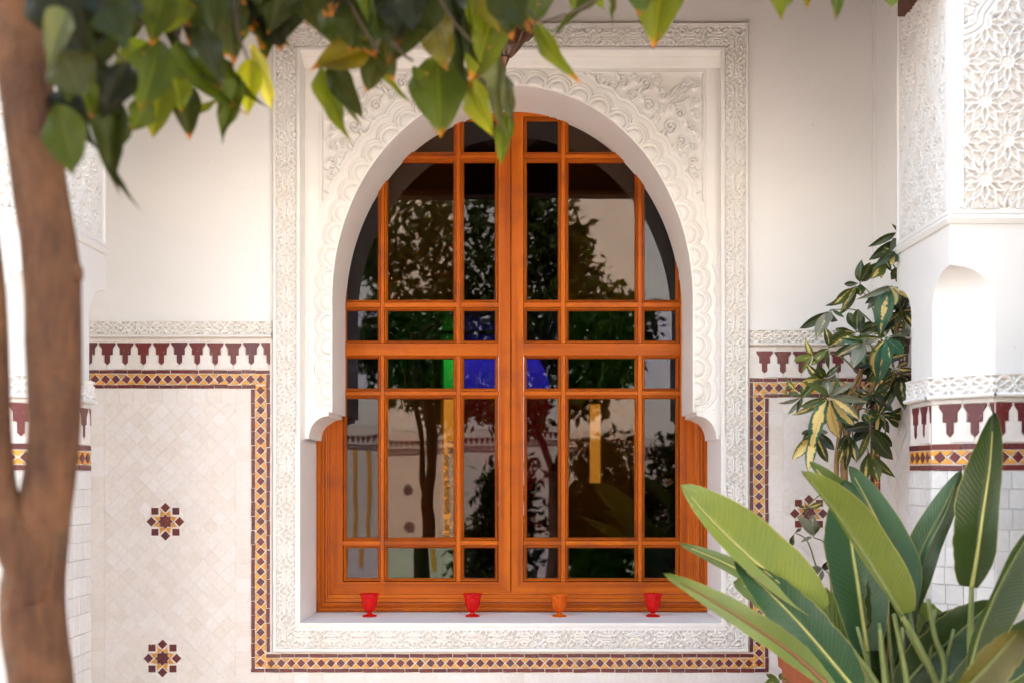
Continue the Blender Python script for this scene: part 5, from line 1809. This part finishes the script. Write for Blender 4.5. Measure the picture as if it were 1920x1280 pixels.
# ------------------------------------------------------------------ schefflera by the wall
sch = empty("schefflera_plant", (X(1580, YV), YV, ptz - .03), "variegated schefflera with cream splashed leaflets on tan canes beside the pillar", "plant")
def sch_w(t):
    if t <= .12: return .05
    u = (t - .12) / .88
    return max(.02, math.sin(math.pi * min(1, u) ** 1.15) ** .75)
SCH = [leaf_mesh("leaflet", sch_w, 10, 2, b, fo, wv, LEAF_V, 30 + i, tw) for i, (b, fo, wv, tw) in enumerate([(.35, .5, .02, .2), (.15, .35, .02, -.3), (.6, .6, .02, .3), (-.1, .4, .03, .0)])]
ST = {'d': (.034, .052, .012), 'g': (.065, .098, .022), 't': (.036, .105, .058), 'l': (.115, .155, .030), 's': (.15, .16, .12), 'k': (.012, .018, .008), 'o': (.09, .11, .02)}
def cl5(zx, zy, lst, Y, ox=1440, oy=420, main=None):
    """one whorl: hub and leaflet tips in the coordinates of an enlarged view; lst: (tx, ty, tone, variegation, width factor)"""
    hx, hy = ox + zx / 4.267, oy + zy / 4.267
    hub = P(hx, hy, Y)
    items = []
    for (tx, ty, tone, va, wf) in lst:
        px, py = ox + tx / 4.267, oy + ty / 4.267
        tip = P(px, py, Y - .02 + random.uniform(-.05, .05))
        items.append((tip, tone, va, wf))
    mx, my = main or (hx + 40, hy + 60)
    src = P(mx, my, YV + .02)
    mid = (src + hub) / 2 + Vector((0, -.02, .03))
    pth = catmull([tuple(src), tuple(mid), tuple(hub)], 10)
    st = tube("leaf_stalk", [Vector(p) for p in pth], np.linspace(.0030, .0017, 10), STALK, sch, 6)
    for tip, tone, va, wf in items:
        d = tip - hub; L = d.length
        if L < .01: continue
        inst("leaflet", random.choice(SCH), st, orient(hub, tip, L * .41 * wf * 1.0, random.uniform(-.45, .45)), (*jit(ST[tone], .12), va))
S6 = dict(ox=1440, oy=660)
cl5(1035,62,[(876,155,'d',0,.7),(1020,20,'g',0,.8),(1060,-40,'d',0,.8),(1100,90,'d',0,1)],-.42, main=(1700,520))
cl5(1030,110,[(842,280,'d',0,.62),(1010,180,'s',0,.9),(1060,200,'d',0,.9)],-.40, main=(1700,520))
cl5(1000,215,[(1000,350,'t',.8,1.2),(1050,310,'g',.6,1),(920,225,'s',.2,.8),(950,260,'d',0,.9),(1080,180,'d',.1,.9),(930,190,'g',.2,.7)],-.46, main=(1695,540))
cl5(940,280,[(780,400,'d',0,.75),(740,430,'d',0,.75),(900,430,'l',.8,1),(860,415,'o',.3,.9),(970,360,'d',.3,1)],-.43, main=(1690,560))
cl5(735,475,[(735,340,'d',.1,1.3),(612,480,'d',.1,.9),(740,590,'d',.1,1.3),(850,375,'d',0,.9),(830,300,'d',.1,.8)],-.40, main=(1650,620))
cl5(700,495,[(500,650,'g',.4,.7),(620,690,'d',.1,.8),(530,680,'d',.3,.7),(640,600,'o',.4,.6),(660,570,'s',.1,.7)],-.42, main=(1650,630))
cl5(1055,335,[(968,460,'d',.1,.9),(1010,470,'d',.3,.8),(1070,480,'d',.4,1),(1040,460,'k',.2,.9)],-.40, main=(1690,580))
cl5(985,495,[(770,640,'d',0,.55),(795,675,'s',.1,.6),(885,755,'t',.35,1.15),(1025,660,'s',.9,1.1),(1135,590,'o',.8,.9),(860,560,'s',0,.5)],-.47, main=(1690,600))
cl5(505,685,[(282,838,'d',0,.7),(385,890,'s',.2,1),(470,800,'s',.3,1.2),(520,825,'d',0,1.1),(600,740,'d',0,.5)],-.45, main=(1650,622))
cl5(705,865,[(640,720,'d',0,1.1),(715,688,'d',0,1.1),(785,738,'d',0,.8),(855,770,'d',0,.75),(865,860,'d',0,.9),(540,850,'d',.45,.95),(470,955,'d',.1,1.05),(530,955,'o',.5,.8)],-.44, main=(1655,640))
cl5(1065,690,[(870,850,'k',.05,.9),(920,860,'o',.35,.8),(1100,780,'o',.5,.9),(1170,800,'d',.5,.9),(1010,640,'k',0,1),(1120,560,'k',.1,1),(1180,690,'d',.4,.9)],-.42, main=(1690,640))
cl5(945,905,[(1000,1130,'t',.1,1),(1100,1050,'t',.05,.95),(905,1190,'t',.3,1),(800,1170,'l',.95,.95),(690,920,'g',.1,.55),(1180,850,'s',.2,.6),(930,860,'s',.3,1.2),(1140,960,'d',.1,.9)],-.52, main=(1640,700))
cl5(775,955,[(610,935,'t',.1,.65),(530,1050,'d',.2,.8),(690,1070,'s',.15,1.1),(750,1055,'t',0,1),(850,920,'s',.15,.8),(740,870,'d',0,.9),(600,1010,'s',.5,.5),(660,900,'g',.1,.7)],-.50, main=(1640,690))
cl5(490,985,[(380,1050,'o',.1,1.0),(480,860,'d',.1,1.1),(350,1120,'l',.2,.6),(460,1120,'d',.0,.6),(560,960,'d',.4,.6)],-.48, main=(1620,680))
cl5(360,1050,[(310,985,'l',.6,1),(195,1110,'l',.1,.7),(280,1150,'l',.1,.75),(390,1130,'l',0,1),(250,1060,'l',.1,.5)],-.50, main=(1610,700))
cl5(445,1240,[(310,1150,'d',.55,1),(400,1150,'d',.1,1.1),(560,1135,'d',.1,.8),(600,1215,'s',0,.65),(500,1330,'s',.05,1),(360,1320,'s',0,1.0),(250,1240,'l',.7,.8),(300,1330,'g',.1,.6)],-.52, main=(1615,760))
cl5(490,352,[(245,430,'g',.1,.55),(235,512,'o',.6,.45),(325,650,'t',.85,.70),(530,690,'s',1.0,.72),(685,595,'t',.85,.80),(715,505,'s',.8,.65),(755,380,'s',.1,.5),(660,250,'s',0,.6),(590,215,'g',0,.6),(380,260,'g',0,.6),(470,230,'s',.1,.9)],-.60, main=(1600,800), **S6)
cl5(275,350,[(160,320,'g',.1,.9),(100,432,'s',0,.45),(170,498,'s',0,.5),(245,440,'d',.1,.7),(270,280,'g',.1,1),(400,345,'s',0,.55)],-.52, main=(1590,790), **S6)
cl5(378,620,[(215,850,'o',1.0,.75),(320,925,'t',.95,.6),(470,890,'d',.35,.72),(540,790,'k',.05,.72),(255,650,'d',.1,.7),(250,720,'d',.2,.5),(480,640,'s',.1,.9)],-.57, main=(1592,800), **S6)
cl5(825,590,[(695,600,'k',.05,.9),(680,735,'k',0,.9),(735,840,'o',.15,.5),(875,860,'o',.7,.6),(945,870,'d',.05,.95),(990,740,'d',.05,.9),(740,480,'d',.2,.9)],-.46, main=(1605,770), **S6)
cl5(915,505,[(1145,470,'d',.35,.95),(1150,590,'d',.35,.9),(880,640,'d',.1,.7),(960,640,'d',.1,.9)],-.28, main=(1640,740), **S6)
cl5(830,345,[(920,400,'k',.05,.95),(800,410,'k',.05,1),(700,300,'k',.3,.8),(960,260,'d',.2,1),(720,420,'t',.05,.9),(930,480,'d',.4,.7)],-.44, main=(1645,720), **S6)
cl5(1010,130,[(800,250,'l',.05,.7),(1010,270,'d',.3,.7),(1140,60,'d',.7,.8),(990,190,'o',.5,.7),(880,150,'k',.1,1),(1170,150,'d',.5,.8)],-.40, main=(1660,700), **S6)
cl5(1060,180,[(1080,390,'d',.1,.95),(990,300,'d',.3,.7),(900,500,'d',.3,.5),(1150,240,'k',.2,.9)],-.36, main=(1655,720), **S6)
cl5(800,790,[(770,1040,'o',.4,.8),(890,1010,'o',.3,1),(830,920,'d',.1,1),(930,960,'o',.3,.8)],-.34, main=(1600,830), **S6)
cl5(655,650,[(540,800,'d',.3,.6),(560,900,'o',.45,.4),(630,880,'d',.3,.7),(700,880,'d',.3,.8),(640,560,'d',.1,.9),(560,730,'d',.3,.7)],-.42, main=(1598,820), **S6)
cl5(160,230,[(140,200,'y' if 'y' in ST else 'l',.3,.8),(130,380,'l',.5,.3),(180,270,'l',.5,.6)],-.50, main=(1560,760), **S6)
cl5(590,380,[(480,560,'d',.1,.8),(640,600,'d',.2,.8),(430,450,'d',.1,.9),(690,520,'k',.1,.9),(540,300,'k',.1,.9)],-.40, main=(1600,790), **S6)
cl5(880,60,[(700,120,'k',.1,.9),(820,210,'k',.1,.9),(960,210,'k',.2,.9),(760,40,'d',.3,.9),(1050,40,'d',.4,.9)],-.38, main=(1650,700), **S6)
cl5(1090,900,[(1010,1010,'k',.1,1),(1180,1020,'d',.4,1),(1160,880,'k',.1,1),(1080,1050,'d',.5,.9)],-.36, main=(1690,690))
cl5(1100,620,[(1040,720,'k',0,1),(1160,720,'k',.2,1),(1080,520,'k',0,1),(1180,600,'k',.1,1)],-.33, main=(1690,650))
cl5(300,1240,[(240,1220,'o',.1,.9),(330,1230,'d',.1,.9),(440,1215,'o',.4,.9),(300,1290,'o',.1,.9)],-.50, main=(1570,930), **S6)
cl5(365,1480,[(290,1330,'s',.1,.9),(350,1300,'s',.1,1),(280,1490,'s',.2,.8),(400,1330,'g',.2,.9)],-.46, main=(1560,1060), **S6)
cl5(215,1440,[(175,1560,'d',.1,.8),(270,1400,'d',.1,.8)],-.46, main=(1530,1060), **S6)
cl5(440,1730,[(330,1750,'s',.1,.8),(420,1840,'s',.1,.8),(480,1700,'k',.1,.8)],-.44, main=(1560,1120), **S6)
cl5(90,2620,[(10,2640,'l',.1,.9),(130,2560,'l',.1,.9),(-20,2560,'l',.1,.8)],-.5, main=(1480,1300), **S6)
# inner whorls that fill the body of the plant
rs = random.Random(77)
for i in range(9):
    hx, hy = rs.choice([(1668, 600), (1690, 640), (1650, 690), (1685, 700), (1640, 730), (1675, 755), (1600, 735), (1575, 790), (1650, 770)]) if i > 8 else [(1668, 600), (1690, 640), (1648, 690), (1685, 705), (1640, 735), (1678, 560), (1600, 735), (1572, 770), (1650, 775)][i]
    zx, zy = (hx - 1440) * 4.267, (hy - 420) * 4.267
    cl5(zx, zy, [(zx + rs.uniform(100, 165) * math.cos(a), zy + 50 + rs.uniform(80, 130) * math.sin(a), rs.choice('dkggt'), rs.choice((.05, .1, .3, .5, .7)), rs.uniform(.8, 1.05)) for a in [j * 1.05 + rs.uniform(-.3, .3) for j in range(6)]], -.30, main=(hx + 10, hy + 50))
# canes
for q, r0, r1 in (([(1560,1300),(1574,1100),(1571,960),(1569,860),(1585,760),(1612,700),(1650,640)], .011, .006), ([(1590,1300),(1592,1100),(1586,950),(1583,850),(1600,780),(1640,720),(1675,650),(1692,560)], .016, .006), ([(1583,850),(1600,770),(1615,700),(1622,668)], .007, .005)):
    c = catmull(q, 40)
    tube("cane", [P(a, b, YV) for a, b in c], [(r0 + (r1 - r0) * i / 39) * (1.10 if i % 5 == 0 else 1) for i in range(40)], CANE, sch, 12, .06)

# ------------------------------------------------------------------ far side of the courtyard (it shows in the panes)
FY = -9.2
opp = empty("opposite_wall", (0, FY, 0), "sunlit cream wall across the courtyard, seen reflected in the panes", "wall")
box("plaster_panel", -7, 7, FY - .3, FY, 1.96, 6.5, PLASTER, opp)
box("plaster_panel", -7, 7, FY - .3, FY, 0, 1.955, T_WHT, opp)
FO = Matrix.Translation((0, FY + .002, 0)) @ Matrix.Rotation(math.pi, 4, 'Z')
V, F_ = [], []
def addp(poly, th=.004):
    v, f = tile_vf(poly, .0, th, .001, len(V))
    V.extend(tuple(FO @ Vector(p)) for p in v); F_.extend(f)
for i in range(-66, 67):
    addp([(x + i * .068, z + 1.85) for x, z in merlon_poly(.062, .085)])
for (za, zb) in ((1.742, 1.726), (1.682, 1.666)):
    addp([(-4.6, zb), (4.6, zb), (4.6, za), (-4.6, za)])
for i in range(-115, 116):
    addp([(i * .04 + a, 1.704 + b) for a, b in diamond_poly(.017)])
o = mk("merlon_tile", V, F_, T_RED, opp); o['kind'] = 'stuff'
V, F_ = [], []
for cx in (-2.6, -1.5, 1.6, 2.8):
    for sx in (-.5, .5):
        addp([(cx + sx - .025, .1), (cx + sx + .025, .1), (cx + sx + .025, 1.66), (cx + sx - .025, 1.66)])
o = mk("border_strip", V, F_, T_AMB, opp); o['kind'] = 'stuff'
V, F_ = [], []
for cx in (-2.6, -1.5, 1.6, 2.8):
    for z in (1.2, .7):
        for i in range(8):
            a = math.pi / 4 * i
            addp([(cx + .055*math.cos(a) + q * .016, z + .055*math.sin(a) + b * .016) for q, b in ((-1,-1),(1,-1),(1,1),(-1,1))])
        addp([(cx + .03*math.cos(a*math.pi/8), z + .03*math.sin(a*math.pi/8)) for a in range(16)])
o = mk("rosette_tile", V, F_, T_RED, opp); o['kind'] = 'stuff'
w_ = box("side_wall", -6.35, -6.1, FY + .001, -1.6, .003, 4.0, PLASTER)  # out of view; kept far off so it throws less light back
tag(w_, "unseen cream side wall closing the courtyard beyond the brown trunk, set back to weaken its bounce", "wall")
w_ = box("side_wall", 3.6, 3.85, FY + .001, -1.2, .003, 4.6, PLASTER)  # out of view; its sunlit face is there to brighten the left wall
tag(w_, "unseen cream side wall beyond the carved pillar with star lattice, placed to bounce sun towards the window wall", "wall")
